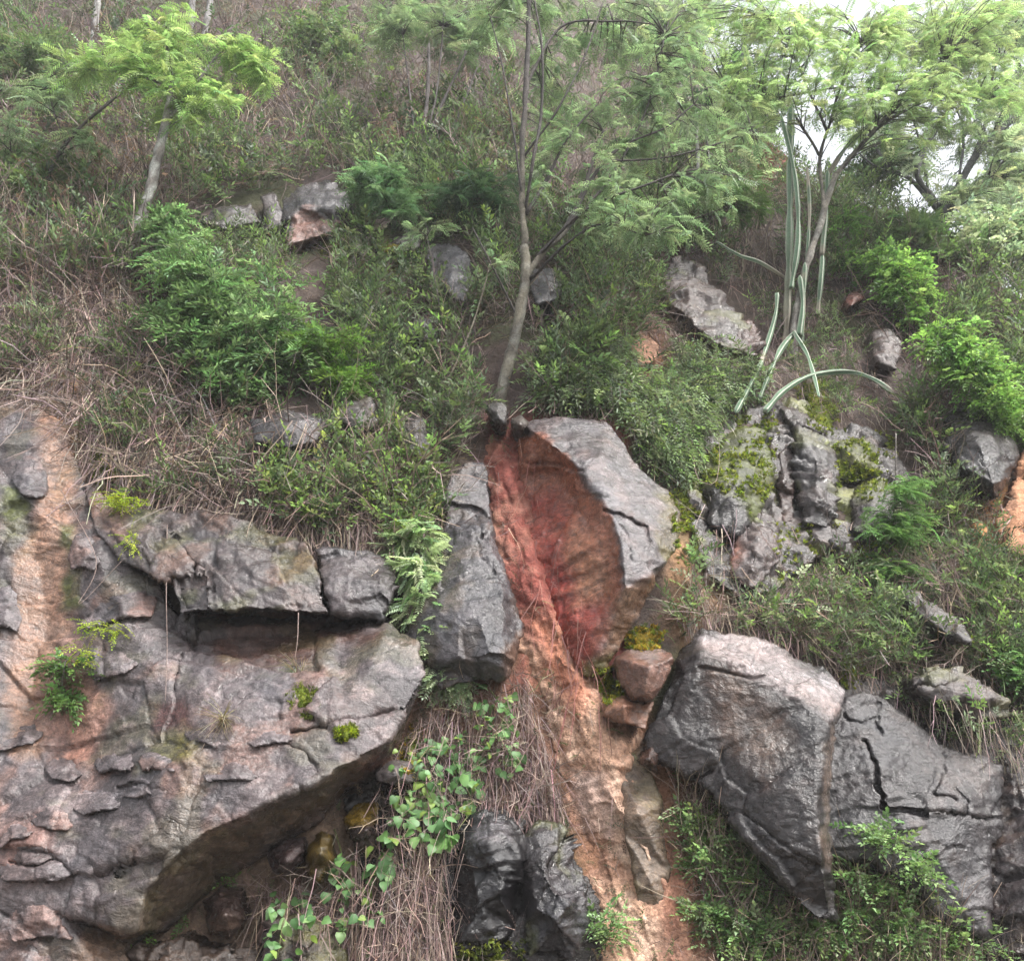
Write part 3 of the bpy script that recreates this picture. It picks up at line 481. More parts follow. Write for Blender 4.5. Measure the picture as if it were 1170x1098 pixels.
rock('small_stone', 'small grey stone below the stepped layered rock', [(945, 614, .15), (958, 609, .15), (969, 616, .15), (966, 630, .18), (950, 630, .18)], pts=[(957, 621, .28)], depth=.25, rim=5, amp=(.01, .008, .004), tints=((.17, .17, .18), (.13, .13, .135)), warp=1.5)
rock('overhang_boulder', 'big grey boulder jutting over orange soil at far right', [(1072, 470, .2), (1108, 455, .2), (1150, 470, .2), (1168, 505, .25), (1158, 545, .3), (1142, 573, .3), (1112, 562, .3), (1092, 545, .3), (1080, 515, .3)], pts=[(1120, 510, .62), (1135, 555, .56), (1100, 535, .5)], depth=.6, rim=12, amp=(.04, .025, .01), cell=(.2, .4, .5), tints=((.21, .205, .205), (.13, .125, .13)), wet=.5)
rock('orange_clod', 'lump of bright orange soil under the overhanging boulder', [(1108, 598, .1), (1120, 594, .1), (1131, 602, .1), (1130, 616, .12), (1114, 618, .12)], pts=[(1120, 607, .22)], depth=.25, rim=5, amp=(.01, .01, .008), tints=((.5, .26, .1), (.4, .19, .08)), material=M_SOIL, wet=.2, warp=1.5, cat='soil')
rock('orange_soil', 'band of bare orange soil at the right picture edge', [(1140, 600, .1), (1160, 540, .1), (1172, 510, .1), (1240, 500, .1), (1240, 600, .1), (1170, 640, .1), (1150, 630, .1)], pts=[(1165, 585, .2)], depth=.25, rim=5, amp=(.03, .04, .012), tints=((.42, .22, .13), (.3, .17, .12)), material=M_SOIL, wet=.2, cat='soil')
# ---- upper slope outcrops
rock('capped_rock', 'grey-capped rock with broken pink underside on the upper slope', [(322, 232, .15), (345, 210, .15), (375, 203, .15), (396, 212, .15), (403, 238, .25), (386, 264, .2), (350, 274, .2), (328, 280, .2), (324, 256, .25)], pts=[(360, 250, .22)], ridges=[[(328, 250, .42), (345, 238, .5), (362, 237, .52), (380, 243, .5), (400, 243, .4)], [(330, 257, .26), (350, 247, .26), (375, 250, .28)]], depth=.6, rim=7, amp=(.04, .04, .012), tints=((.2, .195, .2), (.13, .125, .13)), wet=.55, stains_highlights=[([(328, 256), (350, 240), (378, 246), (398, 248), (386, 266), (330, 282)], (.34, .22, .18), 4, .2)], proud=0.2)
rock('upright_stone', 'upright pale stone left of the grey-capped rock', [(296, 222, .15), (314, 217, .15), (322, 240, .2), (325, 262, .2), (302, 265, .2)], pts=[(310, 245, .34)], amp=(.03, .02, .008), depth=.4, tints=((.25, .235, .235), (.17, .16, .16)), warp=2, proud=0.2)
rock('low_rock', 'low weathered rock left of the upright pale stone', [(222, 248, .15), (250, 236, .15), (292, 228, .15), (298, 256, .2), (262, 262, .2), (230, 258, .2)], pts=[(262, 246, .32)], amp=(.04, .04, .01), depth=.4, tints=((.2, .185, .185), (.12, .11, .1)), moss=.4, proud=0.2)
rock('dark_mossy_rock', 'dark mossy rock left of the slanting slate-grey rock', [(425, 262, .15), (455, 250, .15), (478, 258, .15), (482, 284, .2), (462, 292, .25), (430, 285, .2)], pts=[(460, 270, .4)], amp=(.04, .03, .01), depth=.5, tints=((.11, .09, .085), (.08, .07, .065)), moss=.35, proud=0.3)  # tints darker than the neighbouring rocks, with some moss
rock('slate_rock', 'slanting slate-grey rock left of the central tree', [(484, 285, .15), (510, 278, .15), (535, 290, .15), (541, 315, .2), (530, 348, .25), (508, 336, .3), (490, 312, .25)], pts=[(515, 312, .44)], amp=(.04, .02, .008), cell=(.3, .3, .12), bed=(0, .7, 0), depth=.5, tints=((.15, .15, .16), (.1, .1, .105)), wet=.65, proud=0.3)
rock('slate_rock', 'slate-grey rock just right of the central tree trunk', [(606, 312, .15), (630, 303, .15), (646, 320, .2), (637, 346, .25), (613, 350, .25), (604, 332, .2)], pts=[(626, 328, .4)], amp=(.03, .015, .008), depth=.5, tints=((.17, .17, .18), (.12, .12, .125)), wet=.65, proud=0.3)
rock('brown_outcrop', 'rough brown rock outcrop left of the cactus', [(745, 318, .15), (772, 295, .15), (798, 302, .15), (820, 332, .2), (846, 360, .2), (866, 385, .2), (858, 405, .2), (826, 398, .25), (795, 375, .25), (765, 350, .25)], pts=[(790, 335, .42), (830, 380, .4)], amp=(.03, .05, .01), terr=(.08, 5), cell=(.5, .4, .3), bed=(0, .4, 0), depth=.6, tints=((.24, .2, .185), (.15, .125, .115), (.27, .2, .165)), wet=.4, moss=.3, proud=0.15)
rock('red_brick_rock', 'small reddish broken rock at the end of the brown outcrop', [(838, 368, .25), (858, 362, .25), (873, 395, .3), (860, 412, .3), (842, 400, .3)], pts=[(856, 388, .44)], amp=(.03, .05, .01), cell=(.2, .2, .07), depth=.3, tints=((.3, .2, .17), (.2, .135, .115)), warp=2)
rock('low_rock', 'flat bluish grey rock above the left ledge', [(283, 480, .12), (330, 468, .12), (372, 480, .12), (362, 506, .2), (322, 512, .22), (288, 502, .2)], pts=[(325, 490, .34)], amp=(.03, .02, .008), depth=.4, tints=((.2, .2, .205), (.14, .14, .145)), wet=.6, proud=0.22)
rock('low_rock', 'smaller grey rock above the herb patch', [(388, 460, .12), (424, 452, .12), (434, 484, .2), (412, 497, .22), (390, 484, .2)], pts=[(412, 474, .32)], amp=(.03, .02, .008), depth=.4, tints=((.19, .18, .175), (.14, .13, .125)), wet=.5, moss=.2, proud=0.22)
rock('low_rock', 'small grey rock peeping through leaves below the slate rock', [(458, 370, .15), (488, 362, .15), (502, 384, .2), (480, 396, .22), (462, 390, .2)], pts=[(480, 380, .34)], amp=(.03, .02, .008), depth=.4, tints=((.2, .19, .185), (.14, .13, .125)), wet=.5, proud=0.25)
rock('narrow_rock', 'narrow grey rock between the herb patch and the tree', [(452, 474, .12), (478, 464, .12), (494, 500, .2), (486, 530, .2), (466, 514, .2)], pts=[(474, 495, .3)], amp=(.03, .02, .008), depth=.4, tints=((.17, .155, .145), (.12, .11, .1)), wet=.5, moss=.4, proud=0.2)
rock('root_stone', 'pale stone at the foot of the central tree', [(553, 462, .3), (572, 456, .3), (582, 470, .32), (578, 488, .34), (562, 484, .34)], pts=[(568, 472, .46)], depth=.4, rim=6, amp=(.02, .01, .006), tints=((.26, .25, .235), (.19, .18, .165)), warp=1.5)
rock('root_stone', 'small tan stone capping the top of the red streak', [(583, 480, .34), (596, 473, .34), (606, 484, .36), (598, 496, .36), (586, 493, .36)], pts=[(595, 485, .48)], depth=.4, rim=5, amp=(.02, .01, .006), tints=((.27, .24, .2), (.2, .18, .15)), warp=1.5)
rock('red_stone', 'small salmon-red stone lying on the slope right of the cactus', [(962, 345, .15), (972, 332, .15), (988, 332, .15), (990, 342, .15), (972, 352, .2)], pts=[(976, 341, .3)], depth=.3, rim=4, amp=(.02, .01, .006), tints=((.5, .24, .19), (.38, .18, .15)), warp=1.5, proud=0.15)
rock('dusky_rock', 'weathered pinkish rock half buried right of the cactus', [(992, 380, .12), (1015, 372, .12), (1032, 395, .15), (1026, 425, .15), (1000, 415, .15)], pts=[(1012, 398, .28)], depth=.3, amp=(.03, .03, .01), tints=((.23, .18, .165), (.15, .12, .11)), warp=3, proud=0.12)
rock('soil_clod', 'crumbling orange-brown clod under the dry grass right of the tree', [(716, 395, .15), (735, 384, .15), (754, 392, .18), (750, 414, .2), (728, 418, .2)], pts=[(736, 402, .32)], depth=.3, amp=(.03, .04, .012), cell=(.1, .1, .1), tints=((.32, .18, .12), (.24, .14, .1)), material=M_SOIL, warp=3, cat='soil')
# ---- bottom middle
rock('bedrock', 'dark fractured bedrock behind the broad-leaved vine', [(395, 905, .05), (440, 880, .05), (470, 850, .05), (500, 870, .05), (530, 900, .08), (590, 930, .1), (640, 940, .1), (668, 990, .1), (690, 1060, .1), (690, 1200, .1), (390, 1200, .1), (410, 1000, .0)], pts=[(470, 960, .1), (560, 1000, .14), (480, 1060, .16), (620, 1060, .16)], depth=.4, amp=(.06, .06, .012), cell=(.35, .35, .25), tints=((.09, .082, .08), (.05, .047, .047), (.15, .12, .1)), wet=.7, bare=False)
rock('black_rock', 'black wet block under the broad-leaved vine', [(514, 1000, .15), (522, 940, .15), (552, 926, .15), (586, 934, .2), (600, 962, .2), (597, 1010, .2), (590, 1060, .2), (580, 1090, .2), (522, 1096, .2), (512, 1050, .15)], ridges=[[(530, 968, .36), (560, 962, .42), (588, 968, .34)]], pts=[(545, 1030, .36), (572, 1020, .4)], depth=.5, rim=2.5, amp=(.03, .05, .008), cell=(.3, .3, .3), tints=((.05, .05, .054), (.035, .035, .038)), wet=.85, stains_highlights=[([(535, 935), (580, 935), (585, 960), (540, 965)], (.12, .12, .125), 6, .3)])
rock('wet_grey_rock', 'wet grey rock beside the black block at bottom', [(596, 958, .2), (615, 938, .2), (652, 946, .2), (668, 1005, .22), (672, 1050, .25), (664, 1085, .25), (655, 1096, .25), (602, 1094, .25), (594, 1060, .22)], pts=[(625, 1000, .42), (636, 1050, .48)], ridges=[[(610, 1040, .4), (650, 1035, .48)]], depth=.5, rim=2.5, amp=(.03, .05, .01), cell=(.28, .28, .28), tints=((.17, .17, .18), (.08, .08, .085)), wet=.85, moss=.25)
rock('olive_slab', 'smooth olive grey slab right of the orange soil', [(702, 880, .1), (735, 850, .1), (756, 915, .1), (765, 1000, .1), (762, 1065, .08), (742, 1090, .08), (722, 1020, .12), (712, 950, .12)], pts=[(733, 930, .2), (743, 1010, .18)], dark=1.3, depth=.3, rim=6, amp=(.02, .006, .005), tints=((.3, .25, .18), (.22, .18, .12)), wet=.55, moss=.2)
rock('tumbled_stone', 'rust-brown stone tucked under the long overhang', [(226, 1028, .12), (250, 1012, .12), (278, 1018, .12), (286, 1050, .15), (264, 1078, .18), (236, 1072, .18)], pts=[(256, 1045, .34)], depth=.4, rim=8, amp=(.03, .02, .008), tints=((.25, .165, .115), (.13, .09, .075)), wet=.5)
rock('tumbled_stone', 'pinkish stone at the tip of the overhang', [(305, 978, .12), (322, 960, .12), (346, 958, .12), (352, 985, .15), (332, 1002, .18), (310, 996, .18)], pts=[(330, 980, .32)], depth=.4, rim=7, amp=(.02, .02, .008), tints=((.3, .235, .22), (.17, .13, .125)), wet=.5)
rock('ochre_stone', 'stone coated in ochre-yellow lichen beside the overhang', [(348, 962, .15), (366, 944, .15), (380, 952, .15), (378, 985, .2), (368, 1012, .2), (352, 1000, .2)], pts=[(365, 975, .32)], depth=.4, rim=7, amp=(.03, .02, .008), tints=(OCHRE, (.15, .115, .03)), wet=.3)
rock('mottled_stone', 'brown stone with ochre top left of the vine', [(392, 935, .12), (410, 918, .12), (434, 912, .12), (438, 940, .15), (428, 975, .18), (404, 972, .18)], pts=[(416, 945, .32)], depth=.4, rim=7, amp=(.03, .03, .008), tints=((.2, .15, .13), (.11, .085, .08)), wet=.5, stains_highlights=[([(388, 940), (405, 915), (440, 905), (438, 930), (400, 942)], OCHRE, 5, .15)])
rock('ledge_stone', 'small grey roof stone above the dark hole beside the vine', [(428, 884, .3), (446, 868, .3), (470, 872, .3), (474, 896, .34), (450, 896, .4), (432, 894, .38)], pts=[(452, 884, .46)], depth=.4, rim=4, amp=(.01, .01, .005), tints=((.19, .18, .175), (.14, .13, .125)), warp=2)
rock('bottom_rock', 'brown grey rock at the bottom edge left of the dry roots', [(300, 1055, .15), (335, 1040, .15), (380, 1048, .15), (400, 1085, .15), (405, 1180, .15), (300, 1180, .15)], pts=[(350, 1080, .3)], depth=.4, amp=(.04, .04, .01), tints=((.22, .17, .15), (.13, .105, .095)), wet=.4, moss=.3)
rock('bottom_rock', 'tan crumbling rock in the lower left corner below the overhang', [(148, 1092, .15), (185, 1072, .15), (240, 1080, .15), (298, 1070, .15), (300, 1180, .15), (140, 1180, .15)], pts=[(220, 1110, .3)], depth=.4, amp=(.04, .05, .012), cell=(.15, .15, .12), tints=((.26, .19, .14), (.16, .12, .09)), wet=.3)
for k, (u, v, r_, lb) in enumerate(((262, 735, 20, 'dusky red stone at the left end inside the dark slot'), (300, 742, 16, 'small stone in the middle of the dark slot floor'), (350, 736, 22, 'low brown stone towards the right inside the dark slot'), (222, 722, 15, 'square grey stone blocking the left end of the slot'))):
    th = np.arange(7) / 7 * 6.283 + .3 * k; sq = k == 3
    rock('slot_stone', lb, [(u + r_ * (1.1 if sq else 1.5) * math.cos(t) * rng.uniform(.8, 1.1), v + r_ * (1.6 if sq else .75) * math.sin(t) * rng.uniform(.8, 1.1), .04 + .1 * sq) for t in th], pts=[(u, v, .16 + .14 * sq)], depth=.3, rim=3, amp=(.03, .03, .01), cell=(.2, .2, .2), tints=((.2, .13, .105), (.13, .085, .075)) if not sq else ((.19, .18, .17), (.12, .11, .1)), warp=3)
# ---- blocks standing proud of the left cliff face (its pieces)
blk = [(60, 930, 34, 14), (95, 955, 40, 16), (40, 985, 44, 18), (120, 985, 38, 14), (160, 900, 30, 12), (175, 930, 34, 14), (70, 880, 30, 12), (30, 900, 34, 14), (110, 915, 30, 13), (145, 955, 30, 14), (50, 1050, 44, 20), (115, 1045, 34, 20), (20, 1090, 40, 18), (95, 1085, 34, 14), (15, 950, 28, 14), (90, 855, 30, 12), (130, 870, 28, 12), (225, 905, 36, 12), (265, 880, 30, 10), (170, 760, 34, 16), (130, 760, 24, 16), (110, 660, 34, 18), (140, 690, 40, 20), (175, 715, 28, 18), (95, 630, 20, 22), (10, 520, 26, 24), (35, 545, 20, 24), (15, 640, 18, 26), (10, 690, 16, 24), (10, 790, 22, 26), (25, 840, 28, 14), (270, 820, 34, 12), (310, 840, 30, 11), (355, 850, 34, 10), (230, 840, 30, 10), (345, 770, 24, 14), (180, 870, 26, 10), (60, 820, 26, 14)]
for (bu, bv, a, b) in blk[::2]:
    sk = rng.uniform(-.3, .15); a *= rng.uniform(.8, 1.25); b *= rng.uniform(1., 1.5)
    xs_ = np.array([-1, -.55, .1, .75, 1, .6, -.1, -.7]); ys_ = np.array([.2, -.8, -1, -.6, .3, .85, .7, .9]); of = np.array([.0, -.03, -.04, -.03, .0, .04, .05, .035])
    pl = [(bu + a * (xs_[t] + rng.uniform(-.18, .18)), bv + b * (ys_[t] + rng.uniform(-.2, .2)) + sk * a * xs_[t], of[t]) for t in range(8)]
    tn = (GREY, (.10, .09, .09), (.27, .235, .225), (.25, .17, .14))
    rock('rock_block', None, pl, pts=[(bu, bv, .05)], depth=.15, rim=1.2, amp=(.008, .016, .005), terr=(0, 1), strata=.1, cell=(.25, .2, .2), tints=tn, wet=.6, parent=CLIFF, onto='z', warp=1.5, dark=1.7)
# ---- moss cushions
# upper outcrops stand prouder of the brush
MOSSP = []
def moss(label, poly, h_=.05, tints=(MOSS, (.07, .085, .02), (.15, .17, .03))):
    rock('moss_cushion', label, [(u, v, .0) for u, v in poly], pts=[(np.mean([p[0] for p in poly]), np.mean([p[1] for p in poly]), h_ * .5)], depth=.08, rim=8, amp=(.03, .02, .016), cell=(.08, .08, .08), tints=tints, wet=.2, material=M_MOSS, onto='z', warp=7, cat='moss', tilt=.3, bare=False, mixs=6, terr=(0, 1)); MOSSP.append((poly, tints))
moss('lime green moss cushion on the middle of the left cliff face', [(330, 795), (345, 785), (362, 792), (364, 812), (350, 818), (338, 808)], .06)
moss('tiny bright moss tuft in the crack under the pale cliff slab', [(386, 834), (404, 832), (405, 845), (388, 846)], .04, ((.2, .24, .02), MOSS))
moss('ochre moss on top of the squarish wedged stone', [(715, 728), (738, 715), (755, 722), (750, 738), (725, 742)], .05, (OCHRE, MOSS))
moss('yellow-green moss left of the tan stone', [(683, 770), (700, 766), (708, 790), (695, 802), (686, 792)], .05, ((.2, .2, .02), MOSS))
moss('moss spilling over the right edge of the great split boulder', [(765, 530), (790, 520), (800, 560), (792, 600), (778, 590)], .07)
moss('moss below the foot of the arching cactus', [(915, 440), (945, 430), (958, 465), (950, 492), (925, 480)], .08)
moss('moss behind the highlight-coloured top corner of the dark boulder', [(960, 755), (975, 745), (984, 765), (978, 785), (965, 780)], .08, ((.16, .19, .02), MOSS))
moss('broad moss strip on the right slope above the layered rock', [(1112, 735), (1135, 728), (1150, 750), (1158, 790), (1140, 780), (1120, 760)], .08, ((.16, .18, .025), MOSS))
moss('moss patch below the grey-capped rock', [(360, 280), (385, 262), (420, 265), (425, 290), (390, 300)], .1, ((.09, .1, .02), (.06, .06, .02)))
moss('ochre moss left of the slate rock', [(432, 286), (455, 282), (470, 300), (455, 318), (435, 308)], .1, ((.14, .12, .02), (.09, .085, .02)))
moss('olive moss right of the central tree trunk', [(640, 345), (665, 335), (688, 350), (682, 380), (650, 385)], .1, ((.10, .11, .02), (.06, .065, .02)))
moss('ochre moss in the corner above the broad-leaved vine', [(458, 860), (470, 835), (485, 840), (480, 870), (465, 885)], .05, (OCHRE, MOSS))
moss('moss on the soil column at far left', [(105, 500), (128, 498), (134, 540), (118, 556), (108, 540)], .07)
moss('moss on the bottom edge below the black block', [(520, 1082), (590, 1078), (600, 1110), (520, 1115)], .08)
# ------------------------------------------------------------------ vegetation templates: local +x along the stem, +z up off the leaf
def tri_fan(): pass
class T:
    def __init__(s): s.V = []; s.F = []; s.K = []; s.n = 0
    def add(s, V, F, k):
        V = np.asarray(V, float); s.V.append(V); s.F.append(np.asarray(F, int) + s.n); s.K.append(np.full(len(V), float(k))); s.n += len(V)
    def done(s): return np.concatenate(s.V), np.concatenate(s.F), np.concatenate(s.K)
def leafquad(t, p, d, nrm, L, W, k, fold=.25, droop=.15):
    d = np.asarray(d, float); d /= np.linalg.norm(d); sd = np.cross(nrm, d); sd /= np.linalg.norm(sd) + 1e-9; up = np.cross(d, sd)
    p = np.asarray(p, float)
    t.add([p, p + d * L * .42 + sd * W / 2 + up * W * fold, p + d * L - up * L * droop, p + d * L * .42 - sd * W / 2 + up * W * fold], [(0, 2, 1), (0, 3, 2)], k)
def strip(t, pts, w, k):
    pts = np.asarray(pts, float); n = len(pts); V = []
    for i, p in enumerate(pts):
        ww = w * (1 - .75 * i / (n - 1)); V += [p + (0, ww, 0), p - (0, ww * .5, -ww * .85), p - (0, ww * .5, ww * .85)]
    F = []
    for i in range(n - 1):
        for a in range(3):
            b = (a + 1) % 3; F += [(3 * i + a, 3 * i + b, 3 * i + 3 + b), (3 * i + a, 3 * i + 3 + b, 3 * i + 3 + a)]
    t.add(V, F, k)
def ribbon(t, pts, w, k, a):
    pts = np.asarray(pts, float); n = len(pts); sd = np.array([0, math.cos(a), math.sin(a)]); V = []
    for i, p in enumerate(pts): ww = w * (1 - .7 * i / (n - 1)); V += [p + sd * ww, p - sd * ww]
    t.add(V, [f for i in range(n - 1) for f in ((2 * i, 2 * i + 1, 2 * i + 3), (2 * i, 2 * i + 3, 2 * i + 2))], k)
def fuzzball(r):
    t = T()
    for i in range(6):
        a = r.uniform(0, 6.28); b = r.uniform(.2, 1.2); leafquad(t, (0, 0, 0), (math.cos(b), math.sin(b) * math.cos(a), math.sin(b) * math.sin(a)), r.normal(0, 1, 3), r.uniform(.6, 1), .3, r.uniform(.6, 1.35))
    return t.done()
def sprig(r, nl, L, W, ang, droop, stemw=.012):
    t = T(); c = lambda x: np.array([x, .06 * math.sin(4 * x + r.uniform(0, 1)), -droop * x * x])
    ribbon(t, [c(0), c(.5), c(1)], stemw, 0, r.uniform(0, 3))
    for i in range(nl):
        x = .12 + .88 * (i + r.uniform(-.3, .3)) / nl; sg = 1 if i % 2 else -1; a = ang * r.uniform(.7, 1.3) * (1 - .4 * x)
        leafquad(t, c(x), (math.cos(a), sg * math.sin(a), r.uniform(-.1, .45)), (r.uniform(-.4, .4), r.uniform(-.4, .4), 1), L * r.uniform(.7, 1.2), W * r.uniform(.8, 1.2), r.uniform(.7, 1.3))
    leafquad(t, c(1), (1, 0, -.2), (0, .2, 1), L, W, 1.1)
    return t.done()
def frond(r, npin, L, W, droop):
    """twice-feathered leaf: a midrib with pairs of narrow side leaflets"""
    t = T(); c = lambda x: np.array([x, 0, .08 * x - droop * x * x])
    ribbon(t, [c(0), c(.5), c(1)], .009, .8, r.uniform(0, 3))
    for i in range(npin):
        x = .15 + .85 * (i + .5) / npin; l = L * (1 - .55 * abs(x - .45) ** 1.3) * r.uniform(.85, 1.1)
        for sg in (1, -1):
            leafquad(t, c(x), (.55, sg * .9, -.12 + r.uniform(-.12, .12)), (0, sg * r.uniform(-.1, .4), 1), l, W, r.uniform(.8, 1.2), .1, .22)
    leafquad(t, c(1), (1, 0, -.3), (0, 0, 1), L * .6, W, 1.1)
    return t.done()
def drytwig(r, ns):
    t = T(); pts = [np.zeros(3)]
    for i in range(4): pts.append(pts[-1] + np.array([.25, r.uniform(-.09, .09), r.uniform(-.07, .07) - .03 * i]))
    ribbon(t, pts, .0095, r.uniform(.8, 1.2), r.uniform(0, 3))
    for k in range(ns):
        b = pts[r.integers(1, 4)]; e = b + np.array([r.uniform(.12, .3), r.uniform(-.22, .22), r.uniform(-.15, .15)])
        ribbon(t, [b, e], .006, r.uniform(.8, 1.2), r.uniform(0, 3))
    return t.done()
def strand(r):
    t = T(); pts = [np.zeros(3)]
    for i in range(4): pts.append(pts[-1] + np.array([.25, r.uniform(-.06, .06), r.uniform(-.035, .035)]))
    ribbon(t, pts, .007, r.uniform(.7, 1.25), r.uniform(0, 3)); return t.done()
def grasstuft(r, nb):
    t = T()
    for k in range(nb):
        a = r.uniform(-.7, .7); b = r.uniform(-.5, .5); l = r.uniform(.5, 1); w = .011; dr = r.uniform(.15, .6); c = []
        for x in (0, .35, .7, 1): c.append(np.array([x * l * math.cos(a), x * l * math.sin(a), x * l * b - dr * l * x * x]))
        V = []
        for i, p in enumerate(c): ww = w * (1, .9, .6, .1)[i]; V += [p + (0, ww, 0), p - (0, ww, 0)]
        F = []
        for i in range(3): F += [(2 * i, 2 * i + 1, 2 * i + 3), (2 * i, 2 * i + 3, 2 * i + 2)]
        t.add(V, F, r.uniform(.7, 1.3))
    return t.done()
tr = np.random.default_rng(3)
TP = dict(narrow=[sprig(tr, 9, .3, .085, 1.0, .35) for _ in range(5)], ovate=[sprig(tr, 8, .27, .15, 1.1, .3) for _ in range(5)], tiny=[sprig(tr, 12, .16, .075, 1.1, .3) for _ in range(5)],
    frond=[frond(tr, 8, .30, .072, d) for d in (.25, .4, .55, .7)], fern=[frond(tr, 12, .24, .075, d) for d in (.3, .5, .7)], twig=[drytwig(tr, n) for n in (1, 2, 3, 3, 4)], strand=[strand(tr) for _ in range(6)], fuzz=[fuzzball(tr) for _ in range(6)], grass=[grasstuft(tr, 7) for _ in range(5)])
class Veg:
    def __init__(s): s.V = []; s.F = []; s.C = []; s.n = 0
    def add(s, tpl, P, D, Nn, S, colr, stem=None):
        """instances of templates: base P, direction D, face normal Nn, length S, leaf colour per instance"""
        if not len(P): return
        D = D / (np.linalg.norm(D, axis=1)[:, None] + 1e-9); Y = np.cross(Nn, D); Y /= np.linalg.norm(Y, axis=1)[:, None] + 1e-9; Zz = np.cross(D, Y)
        pick = rng.integers(0, len(tpl), len(P))
        for k, (V, F, K) in enumerate(tpl):
            m = np.where(pick == k)[0]
            if not len(m): continue
            W = P[m, None] + S[m, None, None] * (V[None, :, 0:1] * D[m, None] + V[None, :, 1:2] * Y[m, None] + V[None, :, 2:3] * Zz[m, None])
            cc = colr[m, None] * np.where(K > 0, K, 1)[None, :, None]
            if stem is not None: cc = np.where((K == 0)[None, :, None], np.array(stem)[None, None], cc)
            s.V.append(W.reshape(-1, 3)); s.C.append(cc.reshape(-1, 3))
            s.F.append((F[None] + (np.arange(len(m)) * len(V))[:, None, None]).reshape(-1, 3) + s.n); s.n += W.shape[0] * W.shape[1]
    def obj(s, name, m, parent=None, base=None):
        if not s.V: return None
        return put(name, np.concatenate(s.V), np.concatenate(s.F), m, parent, np.concatenate(s.C), base=base)
def palette(n, cols, wts=None, var=.22):
    cols = np.array(cols, float); k = rng.choice(len(cols), n, p=None if wts is None else np.array(wts) / sum(wts))
    return cols[k] * rng.normal(1, var, (n, 1)).clip(.4, 1.8) * rng.normal(1, .06, (n, 3)).clip(.8, 1.2)
# surface positions and normals from the depth map
PM = at_t(LU, LV, ZB); EXC = IDB > 0
_k = 3
def blur(a):
    for ax in (0, 1):
        a = sum(np.roll(a, d, ax) for d in range(-_k, _k + 1)) / (2 * _k + 1)
    return a
PB = np.stack([blur(PM[..., i]) for i in range(3)], -1)
g0, g1 = np.gradient(PB, axis=(0, 1)); NM = np.cross(g0, g1); NM /= np.linalg.norm(NM, axis=-1)[..., None] + 1e-9
NM = np.where(((CAM - PM) * NM).sum(-1)[..., None] < 0, -NM, NM)
def surf(u, v):
    i = np.clip(((np.asarray(u) - U0) / ST).round().astype(int), 0, NU - 1); j = np.clip(((np.asarray(v) - V0) / ST).round().astype(int), 0, NV - 1)
    return PM[j, i], NM[j, i], EXC[j, i], SKYB[j, i]
EXC = IDB > 0
for d in range(1, 9): EXC[d:] |= (IDB > 0)[:-d]
EXC |= inpoly(LU, LV, [(545, 400), (600, 380), (620, 400), (606, 470), (550, 480)])
for d in range(1, 3): EXC[:, d:] |= (IDB > 0)[:, :-d]; EXC[:, :-d] |= (IDB > 0)[:, d:]
def sample(poly, n, clump=None, onrock=0., seed=0):
    pu = [p[0] for p in poly]; pv = [p[1] for p in poly]; U = []; Vv = []; got = 0
    for _ in range(12):
        u = rng.uniform(min(pu), max(pu), n * 2); v = rng.uniform(min(pv), max(pv), n * 2)
        P, Nn, idb, sk = surf(u, v); ok = inpoly(u, v, poly) & ~sk & ((~idb) | (rng.random(n * 2) < onrock))
        if clump: ok &= fbm(np.stack([u, v, 0 * u], 1) / clump[0], 300 + seed, 3) + rng.normal(0, .08, n * 2) > clump[1]
        U.append(u[ok]); Vv.append(v[ok]); got += ok.sum()
        if got >= n: break
    u = np.concatenate(U)[:n]; v = np.concatenate(Vv)[:n]; P, Nn, _, _ = surf(u, v); return u, v, P, Nn
def rnd(n, s=1.): return rng.normal(0, s, (n, 3))
ZUP = np.array([0, 0, 1.])
STRAW, MTWIG, BTWIG, LITTER = (.32, .255, .195), (.21, .158, .15), (.115, .085, .08), (.2, .14, .12)
GD, GM, GG, GB, GP, GY = (.065, .095, .05), (.11, .165, .07), (.15, .2, .115), (.19, .29, .1), (.27, .35, .19), (.29, .37, .11)
COVER, DRY = Veg(), Veg()
def twigs(veg, poly, n, ln, mode, cols, tpl='twig', clump=None, onrock=0., seed=0):
    u, v, P, Nn = sample(poly, n, clump, onrock, seed); n = len(P)
    if mode == 'up': D = Nn * rng.uniform(.1, .9, (n, 1)) + ZUP * rng.uniform(.2, 1.2, (n, 1)) + rnd(n, .45)
    elif mode == 'hang': D = -ZUP + Nn * rng.uniform(.0, .35, (n, 1)) + rnd(n, .22)
    else: D = rnd(n, 1.) + Nn * .25
    veg.add(TP[tpl], P + Nn * rng.uniform(-.02, .1, (n, 1)), D, Nn + rnd(n, .5), rng.uniform(ln[0], ln[1], n), palette(n, cols, None, .28))
def leaves(veg, poly, n, ln, kind, cols, wts=None, lift=.25, mode='up', clump=None, onrock=0., seed=0, stem=BTWIG):
    u, v, P, Nn = sample(poly, n, clump, onrock, seed); n = len(P)
    if mode == 'up': D = ZUP * rng.uniform(-.1, .9, (n, 1)) + Nn * rng.uniform(.1, .9, (n, 1)) + rnd(n, .5)
    else: D = -ZUP * rng.uniform(.3, 1, (n, 1)) + Nn * rng.uniform(.1, .6, (n, 1)) + rnd(n, .35)
    veg.add(TP[kind], P + Nn * (rng.random((n, 1)) ** 1.5 * lift), D, ZUP * .7 + Nn * .5 + rnd(n, .35), rng.uniform(ln[0], ln[1], n), palette(n, cols, wts), stem)
